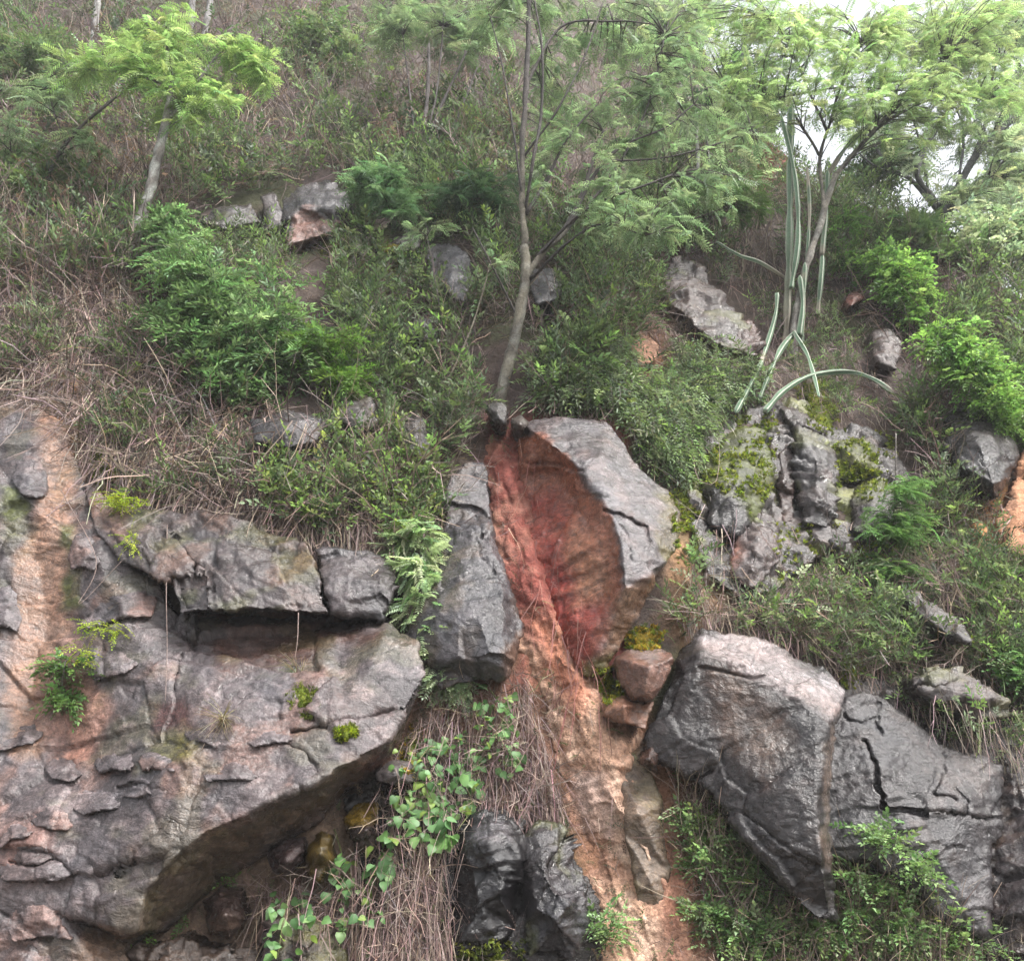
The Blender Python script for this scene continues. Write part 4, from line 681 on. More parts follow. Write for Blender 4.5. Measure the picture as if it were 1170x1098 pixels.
# fuzz on the moss
FUZZ = Veg()
def fuzz(poly, n, cols, ln=(.022, .05)):
    u, v, P, Nn = sample(poly, n, (9, -.02), 1., len(FUZZ.V)); n = len(P)
    FUZZ.add(TP['fuzz'], P - Nn * .005, Nn * .8 + rnd(n, .45) + ZUP * .2, ZUP + rnd(n, .5), rng.uniform(*ln, n), palette(n, cols, None, .3), (.1, .1, .03))
for pl, tn in MOSSP: fuzz([((p[0] - np.mean([q[0] for q in pl])) * 1.3 + np.mean([q[0] for q in pl]), (p[1] - np.mean([q[1] for q in pl])) * 1.3 + np.mean([q[1] for q in pl])) for p in pl], 230, [np.array(t) * 1.6 for t in tn])
MC = ((.2, .25, .035), (.14, .18, .03), (.25, .28, .05), (.12, .15, .04))
for pl, n in (([(802, 555), (808, 520), (850, 482), (885, 500), (885, 555), (858, 592), (842, 572), (815, 554)], 900), ([(955, 505), (1002, 498), (1004, 545), (960, 552)], 420), ([(975, 570), (985, 548), (1020, 550), (1022, 566), (1000, 572)], 140), ([(765, 560), (790, 560), (800, 640), (770, 650)], 260), ([(900, 430), (960, 430), (960, 500), (930, 490)], 300), ([(820, 480), (885, 470), (895, 520), (860, 500)], 260), ([(950, 490), (1020, 495), (1030, 560), (990, 545), (955, 560)], 380), ([(880, 600), (960, 600), (960, 640), (890, 665)], 160), ([(960, 610), (1030, 600), (1020, 640), (960, 640)], 160)): fuzz(pl, n, MC)
tag(FUZZ.obj('moss_fuzz', M_LEAF), 'fine mossy fuzz growing on rocks and soil', 'moss', kind='stuff')
# -- upper slope, left to right
A1 = [(-120, -120), (580, -120), (600, 200), (560, 260), (330, 215), (200, 260), (150, 330), (-120, 330)]
twigs(DRY, A1, 5950, (.3, .9), 'up', (MTWIG, LITTER, BTWIG, STRAW), clump=(60, -.25)); twigs(DRY, A1, 2975, (.3, .8), 'any', (MTWIG, LITTER, BTWIG))
leaves(COVER, A1, 1955, (.15, .32), 'tiny', (LITTER, (.13, .09, .075), (.2, .13, .1)), lift=.4, clump=(70, -.12), seed=2)
leaves(COVER, A1, 3519, (.16, .36), 'narrow', (GD, GM, GG, GB), (3, 4, 4, .6), .45, clump=(75, .02), seed=1)
leaves(COVER, A1, 1173, (.14, .3), 'ovate', (GM, GG, GB, GP), (3, 3, 2, 1), .4, clump=(40, .12), seed=3)
leaves(COVER, A1, 2033, (.16, .34), 'ovate', (GD, GM, (.07, .1, .06)), None, .5, clump=(85, .1), seed=41)
# the middle slope round the central tree
A2 = [(330, 215), (600, 150), (640, 200), (800, 210), (800, 320), (640, 470), (560, 470), (510, 540), (400, 480), (380, 300)]
twigs(DRY, A2, 2380, (.2, .6), 'any', (MTWIG, LITTER, BTWIG)); twigs(DRY, A2, 1275, (.2, .6), 'up', (MTWIG, STRAW, BTWIG))
leaves(COVER, A2, 2502, (.14, .3), 'narrow', (GD, GM, GG, GB), (4, 4, 3, 1), .35, clump=(55, -.05), seed=4)
leaves(COVER, A2, 1759, (.12, .26), 'ovate', (GD, GM, GG, GB), (3, 4, 3, 1.5), .3, clump=(45, 0), seed=5)
# slope from the tree to the right
A3 = [(600, 60), (780, 0), (860, 130), (950, 200), (960, 330), (880, 340), (800, 330), (640, 260)]
twigs(DRY, A3, 2550, (.2, .7), 'up', (MTWIG, LITTER, BTWIG, STRAW)); twigs(DRY, A3, 2210, (.2, .6), 'hang', (STRAW, LITTER, MTWIG), 'strand')
leaves(COVER, A3, 2150, (.14, .3), 'narrow', (GD, GM, GG, GP), (4, 4, 4, .6), .35, clump=(50, -.05), seed=6)
A3b = [(820, 330), (960, 330), (1030, 400), (1030, 490), (890, 480), (820, 470)]
twigs(DRY, A3b, 900, (.15, .45), 'hang', (STRAW, LITTER, MTWIG), 'strand'); twigs(DRY, A3b, 400, (.15, .4), 'any', (MTWIG, LITTER)); leaves(COVER, A3b, 391, (.1, .18), 'narrow', (GD, GM, GG, GB), None, .08, clump=(40, .0), seed=21)
# ivy-like curtain right of the tree, over the boulder's top
A4 = [(610, 400), (680, 375), (740, 400), (800, 400), (880, 440), (870, 490), (820, 510), (790, 540), (770, 560), (735, 540), (715, 500), (690, 472), (640, 470), (600, 460)]
leaves(COVER, A4, 2033, (.12, .26), 'narrow', (GD, GM, GG, GB, GP), (2, 3, 5, 1.5, 1), .28, 'hang', onrock=.05, seed=7); leaves(COVER, A4, 860, (.1, .2), 'tiny', (GM, GG, GB), None, .3, 'hang', onrock=.05)
twigs(DRY, A4, 1105, (.2, .6), 'hang', (MTWIG, STRAW, LITTER), 'strand')
A4b = [(680, 340), (750, 330), (880, 400), (890, 470), (780, 440), (690, 400)]
twigs(DRY, A4b, 1870, (.15, .5), 'hang', (STRAW, LITTER, MTWIG), 'strand'); twigs(DRY, A4b, 595, (.15, .5), 'any', (STRAW, LITTER, MTWIG))
# left tangle of dead stems above the cliff
A5 = [(-120, 320), (160, 310), (200, 400), (300, 470), (480, 500), (510, 560), (480, 640), (440, 630), (340, 610), (190, 580), (120, 560), (90, 520), (70, 470), (-120, 450)]
twigs(DRY, A5, 3060, (.25, .75), 'any', (MTWIG, LITTER, BTWIG, STRAW), onrock=.15); twigs(DRY, A5, 3060, (.3, .9), 'hang', (MTWIG, LITTER, BTWIG, STRAW), 'strand', onrock=.1)
twigs(DRY, A5, 1020, (.3, .6), 'hang', (MTWIG, LITTER, STRAW), onrock=.15)
leaves(COVER, A5, 703, (.12, .26), 'narrow', (GD, GM, GG, GB), (3, 4, 3, 1), .2, clump=(45, .08), seed=8); leaves(COVER, A5, 469, (.1, .22), 'tiny', (LITTER, GD), None, .2)
A5b = [(190, 250), (330, 265), (350, 330), (250, 350), (190, 330)]
twigs(DRY, A5b, 500, (.2, .6), 'any', (MTWIG, LITTER, STRAW)); leaves(COVER, A5b, 547, (.12, .24), 'narrow', (GD, GM, GG, GB), None, .25)
# herbs over the ledge
A6 = [(300, 500), (420, 470), (470, 520), (515, 560), (500, 620), (470, 660), (420, 632), (350, 612), (300, 580)]
leaves(COVER, A6, 1016, (.1, .22), 'ovate', (GM, GB, GG, GY), (3, 4, 3, 1), .25, clump=(30, -.1), seed=9); twigs(DRY, A6, 2600, (.25, .6), 'hang', (STRAW, MTWIG, LITTER), 'strand', onrock=.15)
# right slope under the crest
A7 = [(940, 200), (1060, 250), (1180, 330), (1330, 430), (1330, 560), (1180, 600), (1080, 600), (1030, 500), (1030, 400), (960, 330), (930, 300)]
twigs(DRY, A7, 2720, (.2, .7), 'any', (MTWIG, LITTER, BTWIG)); twigs(DRY, A7, 1870, (.2, .6), 'hang', (MTWIG, LITTER, STRAW), 'strand')
leaves(COVER, A7, 2580, (.12, .28), 'narrow', (GD, GM, GG, GB), (3, 4, 4, 1), .35, clump=(55, 0), seed=10); leaves(COVER, A7, 860, (.12, .26), 'ovate', (GM, GG, GB), None, .3, clump=(45, .08), seed=11)
A8 = [(792, 620), (800, 560), (890, 600), (960, 600), (1080, 560), (1330, 600), (1330, 860), (1150, 830), (1040, 790), (975, 790), (940, 755), (880, 730), (800, 715), (782, 735), (778, 690)]
twigs(DRY, A8, 2550, (.15, .5), 'any', (MTWIG, STRAW, LITTER), onrock=.06); twigs(DRY, A8, 4800, (.2, .65), 'hang', (STRAW, LITTER, MTWIG), 'strand', onrock=.06)
leaves(COVER, A8, 1807, (.1, .22), 'narrow', (GD, GM, GG, GB), (3, 4, 4, 1.5), .25, clump=(45, -.02), seed=12); leaves(COVER, A8, 478, (.1, .2), 'ovate', (GM, GB, GP), None, .2, clump=(40, .05), seed=13)
leaves(COVER, A8, 238, (.2, .45), 'grass', (STRAW, GG, GM), None, .05)
# gap between boulders, moss-brown
A8b = [(1040, 790), (1170, 810), (1200, 880), (1147, 872), (1075, 845), (1000, 788)]
twigs(DRY, A8b, 425, (.15, .4), 'hang', (STRAW, MTWIG), 'strand', onrock=.3); leaves(COVER, A8b, 136, (.08, .18), 'narrow', (GM, GG, GB), None, .15, onrock=.2)
# bottom right scree with stems and herbs
A9 = [(768, 885), (812, 905), (850, 960), (900, 1025), (960, 1055), (955, 975), (1040, 1010), (1130, 1060), (1160, 1060), (1330, 1140), (1330, 1200), (850, 1200), (815, 1080), (785, 1000)]
PS = (.42, .33, .26); twigs(DRY, A9, 3800, (.1, .34), 'any', (PS, LITTER, STRAW), onrock=.08); twigs(DRY, A9, 2210, (.15, .5), 'up', (STRAW, LITTER, MTWIG), 'strand', onrock=.08)
leaves(COVER, A9, 782, (.08, .18), 'ovate', (GM, GB, GP, GY), (2, 3, 3, 1), .15, clump=(40, .0), seed=14); leaves(COVER, A9, 195, (.15, .35), 'grass', (STRAW, GG), None, .03)
# root mat under the slab, beside the vine and the dark rocks
A10 = [(430, 900), (490, 800), (560, 780), (594, 755), (612, 800), (626, 860), (640, 910), (640, 955), (600, 950), (560, 930), (520, 980), (515, 1120), (420, 1120), (300, 1060), (300, 1000), (400, 980)]
twigs(DRY, A10, 2900, (.2, .55), 'hang', (MTWIG, LITTER, (.22, .145, .13), (.13, .08, .075)), 'strand', onrock=.12); twigs(DRY, A10, 1275, (.15, .4), 'any', (MTWIG, LITTER, STRAW), onrock=.05)
A10b = [(400, 1040), (530, 1030), (560, 1120), (400, 1120)]
twigs(DRY, A10b, 450, (.2, .45), 'hang', (STRAW, LITTER), 'strand', onrock=.5)
# roots running down the red streak and hollow
A11 = [(565, 500), (600, 500), (660, 650), (690, 760), (720, 860), (640, 800), (600, 700)]
twigs(DRY, A11, 130, (.15, .5), 'hang', ((.2, .07, .06), (.26, .13, .1), (.14, .06, .05)), 'strand', onrock=1)
# short litter everywhere the soil would show
_sv = EXC.copy(); EXC[:] = IDB > 0
WH = [(-120, -120), (1330, -120), (1330, 1180), (-120, 1180)]
twigs(DRY, WH, 6500, (.08, .28), 'any', (MTWIG, LITTER, STRAW, BTWIG), 'strand', clump=(30, -.3), seed=31); leaves(COVER, WH, 3910, (.06, .13), 'tiny', (LITTER, GD, GM, (.22, .15, .12)), None, .05, clump=(30, -.2), seed=32)
EXC[:] = _sv
tag(DRY.obj('dry_stems', M_TWIG), 'tangle of dry mauve-brown stems, twigs and roots over the slope', 'dry stems', kind='stuff')
tag(COVER.obj('ground_cover', M_LEAF), 'small-leaved green and brown ground cover growing over the slope', 'ground cover', kind='stuff')
# ------------------------------------------------------------------ trunks, branches, crowns
def catmull(pts, seg=.06):
    p = np.asarray(pts, float); q = np.vstack([2 * p[0] - p[1], p, 2 * p[-1] - p[-2]]); out = []
    for i in range(1, len(q) - 2):
        n = max(2, int(np.linalg.norm(q[i + 1] - q[i]) / seg)); t = np.linspace(0, 1, n, endpoint=False)[:, None]
        a, b, c_, d = q[i - 1], q[i], q[i + 1], q[i + 2]
        out.append(.5 * (2 * b + (c_ - a) * t + (2 * a - 5 * b + 4 * c_ - d) * t ** 2 + (3 * b - a - 3 * c_ + d) * t ** 3))
    return np.vstack(out + [p[-1:]])
def tube(pts, r0, r1, sides=8, knob=.12, seed=0, lobes=0, lobe=.35):
    n = len(pts); tg = np.gradient(pts, axis=0); tg /= np.linalg.norm(tg, axis=1)[:, None] + 1e-9
    ref = np.array([.3, -1, .1]); ref /= np.linalg.norm(ref); a = np.cross(tg, ref); a /= np.linalg.norm(a, axis=1)[:, None] + 1e-9; b = np.cross(tg, a)
    th = np.arange(sides) / sides * 2 * np.pi; r = np.linspace(r0, r1, n)
    rr = r[:, None] * np.ones(sides)
    if lobes: rr = rr * (1 - lobe * (.5 - .5 * np.cos(th * lobes)))[None]
    V = pts[:, None] + rr[..., None] * (np.cos(th)[None, :, None] * a[:, None] + np.sin(th)[None, :, None] * b[:, None])
    V = V.reshape(-1, 3)
    if knob: V = V + ((V - np.repeat(pts, sides, 0)) * (knob * 2 * fbm(V * 9, seed + 500, 2))[:, None])
    i = np.arange(n - 1)[:, None] * sides; j = np.arange(sides)[None]; k = (j + 1) % sides
    F = np.stack([i + j, i + k, i + sides + k, i + sides + j], -1).reshape(-1, 4)
    V = np.vstack([V, pts[:1], pts[-1:]]); nb = len(V)
    cap = np.array([(nb - 2, (q + 1) % sides, q) for q in range(sides)] + [(nb - 1, (n - 1) * sides + q, (n - 1) * sides + (q + 1) % sides) for q in range(sides)])
    return V, [F, cap], np.tile(th, n)
PSEED = [0]
def plant(name, label, cat, base, limbs, blobs, tpl='frond', size=(.2, .34), cols=(GG,), wts=None, bark=((.2, .18, .16), (.1, .09, .08)), bark2=None, droop=.3, twigr=.006, group=None, per=7, lichen=0., yoff=0., crown='crown', limbname='branch', up=.3, var=.2, trunkname='trunk'):
    """limbs: (list of (u, v, dy), r0, r1), first one the trunk; blobs: (u, v, dy, ru, rv, rdepth, clusters)"""
    PSEED[0] += 1; sd = PSEED[0]
    P0 = surf(np.array([base[0]]), np.array([base[1]]))[0][0]; y0 = P0[1] + yoff
    b0 = at_y(np.array(base[0] * 1.), np.array(base[1] * 1.), y0)
    root = empty(name, b0, label, cat, group)
    SP = []
    for k, (pts, r0, r1) in enumerate(limbs):
        q = np.array([at_y(np.array(p[0] * 1.), np.array(p[1] * 1.), y0 + (p[2] if len(p) > 2 else 0)) for p in pts])
        if k == 0: q = np.vstack([q[:1] + (q[:1] - q[1:2]) / (np.linalg.norm(q[0] - q[1]) + 1e-6) * .25 + np.array([[0, .05, 0]]), q])
        q = catmull(q); q[2:] += .018 * np.stack([fbm(q[2:] * 2.2, sd * 7 + k + a * 31, 2) for a in range(3)], 1) * min(1, r0 * 40)
        V, F, _ = tube(q, r0, r1, 8 if r0 > .02 else 5, .15, sd + k)
        al = (smooth(.1, .45, np.linspace(0, 1, len(V)))[:, None] if k in (1, 2) else 1.) if (bark2 and k) else 0.; b0_ = np.array(bark[0]) * (1 - al) + np.array((bark2 or bark)[0]) * al; b1_ = np.array(bark[1]) * (1 - al) + np.array((bark2 or bark)[1]) * al; n1 = fbm(V * 6, sd + 600, 3); c = b0_ + (b1_ - b0_) * smooth(-.25, .25, n1)[:, None]
        if lichen and not (bark2 and k): c = c + (np.array((.36, .37, .34)) - c) * (lichen * smooth(.0, .2, fbm(V * 14, sd + 610, 3)))[:, None]
        put(trunkname if k == 0 else limbname, V, F, M_BARK, root, c, {'wet': np.full(len(V), .4)}, True); SP.append(q)
    SPc = np.vstack(SP) if SP else b0[None]
    fol = Veg(); tw = Veg(); TV, TF, TC = [], [], []; nn_ = 0
    for (u, v, dy, ru, rv, rd, ncl) in blobs:
        x = rng.normal(0, 1, (ncl, 3)); x /= np.linalg.norm(x, axis=1)[:, None]; x *= rng.random((ncl, 1)) ** .6 * 1.2
        C_ = np.stack([at_y(np.array(u + ru * a), np.array(v + rv * b), y0 + dy + rd * c_) for a, b, c_ in x])
        for cp in C_:
            d = np.linalg.norm(SPc - cp, axis=1); k = np.argmin(d + .35 * np.maximum(0, SPc[:, 2] - cp[2])); s_ = SPc[k]
            L = d[k]; mid = (s_ + cp) / 2 + np.array([0, 0, .12 * L]) + rng.normal(0, .04 * L, 3)
            q = catmull(np.array([s_, mid, cp]), max(.08, L / 4)); V, F, _ = tube(q, min(twigr * (1 + L), .02), twigr * .45, 3, 0)
            TV.append(V); TF.append([F[0] + nn_, F[1] + nn_]); nn_ += len(V)
            m = int(per * (1.5 if tpl == 'frond' else 1)); ks = rng.integers(max(1, int(len(q) * .45)), len(q), m); dirq = q[-1] - q[-2]
            D = dirq / (np.linalg.norm(dirq) + 1e-9) * .55 + rnd(m, .7); D[:, 2] = D[:, 2] * (.28 if tpl == 'frond' else .5) - droop * rng.random(m) * 1.3 + up * rng.random(m)
            fol.add(TP[tpl], q[ks] + rnd(m, .02), D, ZUP + rnd(m, .35), rng.uniform(size[0], size[1], m), palette(m, cols, wts, var), (.12, .12, .06))
    if TV:
        V = np.vstack(TV); tw_ = put('twigs', V, [np.vstack([f[0] for f in TF]), np.vstack([f[1] for f in TF])], M_BARK, root, np.tile(np.array(bark[1]) * .9, (len(V), 1)), {'wet': np.full(len(V), .4)}, True); tw_['kind'] = 'stuff'
    fol.obj(crown, M_LEAF, root)
    return root
LIME = ((.27, .39, .15), (.22, .34, .14), (.34, .45, .2)); GREYGR = ((.19, .27, .165), (.24, .32, .2), (.15, .215, .13)); BRT = ((.32, .43, .21), (.4, .5, .28), (.25, .36, .17)); FAR_HAZED = ((.3, .38, .26), (.22, .29, .2), (.38, .45, .3))  # far-tree leaves carry the paleness of the haze in their colour
plant('feathery_tree', 'small tree with lime-green crown and lichened pale trunk at upper left', 'tree', (144, 318), [([(144, 318), (152, 275), (165, 235), (178, 190), (190, 140), (197, 95)], .075, .04), ([(190, 140), (225, 95), (255, 58), (285, 60), (308, 85)], .02, .008), ([(196, 100), (150, 85), (110, 80), (78, 82)], .018, .007), ([(197, 95), (190, 55), (168, 28)], .02, .008), ([(193, 120), (240, 110), (275, 130)], .016, .007)],
  [(110, 74, 0, 48, 18, .4, 12), (185, 40, 0, 50, 28, .5, 20), (150, 66, -.2, 44, 26, .4, 14), (210, 88, 0, 46, 30, .5, 16), (270, 62, 0, 26, 18, .3, 11), (300, 84, 0, 16, 20, .3, 9), (245, 114, 0, 40, 18, .4, 11), (215, 128, 0, 28, 14, .3, 6)], 'frond', (0.17, 0.29), LIME, per=6, lichen=.8, droop=.45, bark=((.22, .2, .18), (.12, .11, .1)))
plant('dark_sapling', 'dark bare leaning sapling left of the lime-green tree', 'sapling', (30, 246), [([(30, 246), (52, 205), (75, 165), (120, 122), (172, 82)], .03, .012), ([(75, 165), (60, 120), (55, 80)], .012, .006), ([(52, 205), (20, 180), (-10, 150)], .012, .006)], [(60, 100, 0, 50, 30, .5, 14), (10, 150, 0, 40, 40, .5, 12), (90, 160, 0, 40, 25, .4, 8)], 'frond', (0.17, 0.27), GREYGR, per=5, bark=((.07, .06, .055), (.04, .035, .03)))
plant('feathery_tree', 'central grey-green tree rising from the top of the red streak', 'tree', (571, 456), [([(571, 456), (583, 405), (594, 350), (602, 305), (600, 280)], .06, .042), ([(600, 285), (598, 240), (597, 180), (600, 100), (604, 40), (606, -70)], .032, .022), ([(597, 325), (622, 288), (645, 265), (668, 215, .2), (690, 150, .3)], .036, .016),
   ([(600, 240), (610, 180, -.2), (618, 130, -.2), (620, 60, -.3), (611, 0, -.3)], .018, .01), ([(601, 245), (625, 205), (645, 165), (682, 118)], .022, .008), ([(642, 270), (665, 225), (690, 185), (725, 160), (762, 145), (792, 120)], .024, .008), ([(612, 295), (655, 250, -.2), (690, 228, -.3), (730, 214, -.4), (768, 200, -.4)], .02, .008), ([(605, 320), (650, 278, -.3), (690, 256, -.5), (735, 270, -.6)], .018, .007), ([(600, 100), (640, 32), (700, 24), (745, 28)], .018, .007), ([(590, 360), (560, 300, -.2), (540, 260, -.2)], .012, .006), ([(598, 230), (588, 160, -.1), (575, 80, -.1), (560, 20, -.1)], .014, .007), ([(598, 180), (640, 120, -.2), (670, 60, -.2), (690, 0, -.2)], .014, .006), ([(645, 265), (700, 200, .1), (740, 120, .2), (760, 40, .2)], .018, .007), ([(690, 185), (760, 180), (820, 165), (860, 150)], .012, .006)],
  [(690, 60, .5, 80, 50, .7, 34), (640, 115, .4, 36, 46, .5, 18), (735, 115, .4, 60, 46, .7, 26), (780, 70, .4, 50, 55, .7, 26), (725, 225, -.3, 85, 34, .7, 24), (700, 262, -.4, 62, 22, .5, 10), (815, 210, -.2, 50, 34, .6, 18), (640, 10, .5, 80, 30, .6, 26), (755, 262, -.4, 44, 26, .4, 14), (700, 165, .2, 60, 30, .6, 22), (560, 20, .3, 46, 36, .5, 16), (840, 160, .2, 50, 40, .6, 20), (620, 190, 0, 24, 30, .3, 6)],
  'frond', (0.14, 0.24), GREYGR, (3, 3, 2), per=4, bark=((.16, .145, .11), (.08, .072, .058)), bark2=((.075, .065, .06), (.045, .04, .037)), lichen=.25, droop=.35)
plant('feathery_shrub', 'several-stemmed grey-green shrub up slope left of the central tree', 'shrub', (476, 200), [([(476, 200), (484, 150), (489, 100), (490, 50)], .045, .02), ([(477, 195), (503, 125), (536, 52)], .03, .012), ([(479, 195), (518, 142), (546, 78)], .026, .01), ([(482, 180), (498, 110), (506, 30)], .02, .01), ([(476, 190), (470, 120), (460, 40)], .016, .008)],
  [(455, 22, .3, 60, 26, .6, 24), (520, 40, .3, 45, 30, .5, 18), (560, 40, .3, 28, 36, .5, 10)], 'frond', (0.19, 0.31), GREYGR, (3, 2, 3), per=6, bark=((.13, .115, .11), (.07, .06, .06)))
plant('low_shrub', 'low feathery pale teal shrub right of the grey-capped rock', 'shrub', (450, 262), [([(450, 262), (448, 235), (440, 205)], .016, .008), ([(450, 250), (425, 215), (400, 195)], .01, .005)], [(425, 205, -.1, 38, 22, .4, 26), (455, 228, -.1, 26, 18, .3, 14)], 'frond', (0.17, 0.27), ((.13, .22, .12), (.10, .18, .10), (.17, .27, .15)), per=7)
plant('low_shrub', 'low dark feathery shrub just left of the central tree fork', 'shrub', (545, 275), [([(545, 275), (548, 250), (555, 225)], .014, .007)], [(550, 220, -.1, 50, 22, .4, 26), (510, 225, 0, 26, 16, .3, 10)], 'frond', (0.15, 0.24), ((.075, .135, .075), (.055, .1, .06)), per=6)
plant('feathery_tree', 'tree with spreading bright yellow-green crown above the cactus', 'tree', (906, 405), [([(906, 405), (912, 345), (926, 292), (941, 242), (955, 200)], .05, .035), ([(955, 200), (985, 165), (1032, 112), (1080, 70)], .028, .01), ([(941, 242), (938, 180), (958, 110), (985, 50)], .024, .01), ([(955, 200), (1000, 150), (1050, 105), (1130, 112)], .02, .007), ([(938, 180), (890, 112), (850, 118), (820, 135)], .02, .007), ([(945, 150), (905, 60), (880, 20)], .018, .008), ([(890, 112), (960, 100), (1040, 104), (1120, 110)], .014, .006)],
  [(865, 30, 0, 70, 42, .8, 40), (940, 38, 0, 70, 44, .8, 42), (900, 85, 0, 75, 34, .7, 36), (1000, 85, -.1, 70, 40, .8, 42), (1060, 95, -.2, 60, 32, .7, 36), (1110, 112, -.2, 50, 28, .6, 28), (975, 128, 0, 55, 24, .6, 20), (850, 128, 0, 40, 28, .6, 14), (800, 45, .1, 36, 44, .6, 18), (1020, 25, 0, 66, 40, .8, 32), (1095, 30, 0, 64, 42, .8, 32), (1145, 80, 0, 44, 40, .7, 22), (1070, 140, -.1, 55, 22, .6, 14), (1150, 10, 0, 40, 30, .7, 16), (830, 100, .1, 34, 34, .6, 10)], 'frond', (0.14, 0.24), BRT, per=5, droop=.4, bark=((.22, .2, .17), (.12, .11, .1)), bark2=((.1, .09, .08), (.06, .055, .05)), lichen=.3)
plant('spreading_tree', 'big branching tree on the crest against the white sky', 'tree', (1074, 272), [([(1074, 272), (1078, 250), (1084, 226)], .13, .1), ([(1080, 240), (1110, 186), (1150, 142), (1200, 105)], .06, .03), ([(1082, 232), (1130, 206), (1210, 186)], .045, .02), ([(1078, 245), (1048, 196), (1075, 140), (1100, 100)], .05, .02), ([(1078, 248), (1040, 205), (1015, 190), (990, 150)], .04, .015), ([(1110, 186), (1125, 140), (1118, 90)], .03, .014), ([(1130, 165), (1165, 75), (1110, 60), (1080, 58)], .03, .015), ([(1060, 215), (1050, 160), (1035, 110)], .022, .01), ([(1095, 215), (1100, 150), (1085, 110)], .022, .01), ([(1150, 142), (1160, 100), (1180, 60)], .022, .01), ([(1040, 205), (1000, 190), (970, 165)], .018, .008), ([(1130, 206), (1160, 170), (1200, 150)], .02, .01)],
  [(1110, 50, .3, 70, 40, 1., 36), (1150, 20, 0, 50, 40, 1., 24), (1140, 150, .2, 40, 22, .8, 12), (1020, 175, .3, 34, 26, .7, 16), (1150, 215, .2, 40, 18, .8, 14), (1060, 40, .3, 50, 40, .8, 20), (1085, 165, .2, 50, 36, .8, 14), (1160, 190, .1, 40, 40, .8, 22), (1110, 225, 0, 50, 20, .7, 16), (1000, 150, .2, 40, 30, .7, 12), (1170, 120, .2, 40, 40, .8, 18)], 'frond', (0.20, 0.34), FAR_HAZED, per=6, yoff=1.0, bark=((.1, .1, .1), (.06, .06, .06)), twigr=.008)
plant('crest_tree', 'leafy tree low on the crest at the right edge', 'tree', (1120, 335), [([(1120, 335), (1130, 290), (1150, 250)], .05, .03), ([(1130, 290), (1100, 265), (1080, 250)], .025, .012), ([(1135, 280), (1170, 265), (1200, 260)], .025, .012)], [(1130, 265, 0, 44, 30, .8, 30), (1165, 290, 0, 36, 34, .8, 26), (1180, 240, 0, 36, 24, .8, 16), (1100, 290, 0, 30, 20, .6, 16)], 'ovate', (.2, .34), FAR_HAZED, per=9, yoff=.8, bark=((.12, .11, .1), (.07, .065, .06)))
plant('crest_tree', 'dark leafy tree on the crest just right of the cactus top', 'tree', (1000, 232), [([(1000, 232), (1003, 205), (1008, 180)], .04, .03), ([(1003, 205), (985, 180)], .02, .01)], [(1005, 190, 0, 30, 26, .7, 26), (975, 200, 0, 24, 16, .6, 14)], 'tiny', (.3, .45), ((.06, .1, .06), (.08, .12, .07)), per=8, yoff=.8, bark=((.1, .1, .1), (.06, .06, .06)))
plant('crest_tree', 'dark leafy tree behind the bright crown left of the cactus', 'tree', (838, 190), [([(838, 190), (842, 150), (846, 90), (850, 40)], .06, .03), ([(842, 150), (815, 115), (800, 90)], .03, .012), ([(842, 140), (875, 110), (895, 90)], .03, .012)], [(820, 130, 0, 40, 30, .7, 34), (868, 120, 0, 34, 28, .7, 26), (845, 85, .2, 40, 24, .7, 18)], 'narrow', (.25, .42), ((.05, .09, .055), (.07, .115, .065)), per=8, yoff=.8, bark=((.12, .12, .12), (.07, .07, .07)))
plant('crest_tree', 'tall haze-paled tree far back above the red soil bank', 'tree', (770, 120), [([(770, 120), (775, 60), (790, 0), (800, -80)], .07, .03), ([(775, 60), (755, 20), (740, -20)], .03, .012)], [(760, 20, 0, 50, 40, 1., 30), (810, 10, 0, 40, 40, 1., 22)], 'frond', (0.24, 0.37), FAR_HAZED, per=6, yoff=1.4, bark=((.15, .15, .14), (.09, .09, .09)))
for k, (b, top, lb) in enumerate((((106, 60), (112, -120), 'thin pale trunk at the top left edge, leftmost of three'), ((216, 46), (220, -120), 'thin pale trunk at the top edge behind the lime-green crown'), ((232, 60), (246, -120), 'slender grey trunk at the top edge right of the lime-green crown'), ((792, 262), (795, 130), 'thin pale trunk in front of the red soil bank'), ((805, 258), (806, 140), 'second thin pale trunk in front of the red soil bank'))):
    plant('thin_tree', lb, 'tree', b, [([b, ((b[0] + top[0]) / 2 + 4, (b[1] + top[1]) / 2), top], .06 if k < 3 else .028, .04 if k < 3 else .02)], [(top[0], top[1], 0, 40, 20, .6, 4)], 'frond', (0.20, 0.34), GREYGR, bark=((.3, .29, .28), (.18, .17, .165)), lichen=.5)
plant('thin_sapling', 'slender bare sapling left of the central tree', 'sapling', (500, 466), [([(500, 466), (515, 430), (535, 385), (548, 345), (560, 300)], .014, .006)], [(560, 300, 0, 20, 20, .3, 4)], 'frond', (0.10, 0.17), GREYGR, bark=((.22, .2, .15), (.14, .12, .09)), per=4)
plant('thin_sapling', 'thin dark upright stem further left of the central tree', 'sapling', (506, 420), [([(506, 420), (505, 370), (497, 320), (488, 270)], .01, .005)], [(485, 262, 0, 20, 20, .3, 4)], 'frond', (0.10, 0.17), GREYGR, bark=((.09, .08, .07), (.05, .045, .04)), per=4)
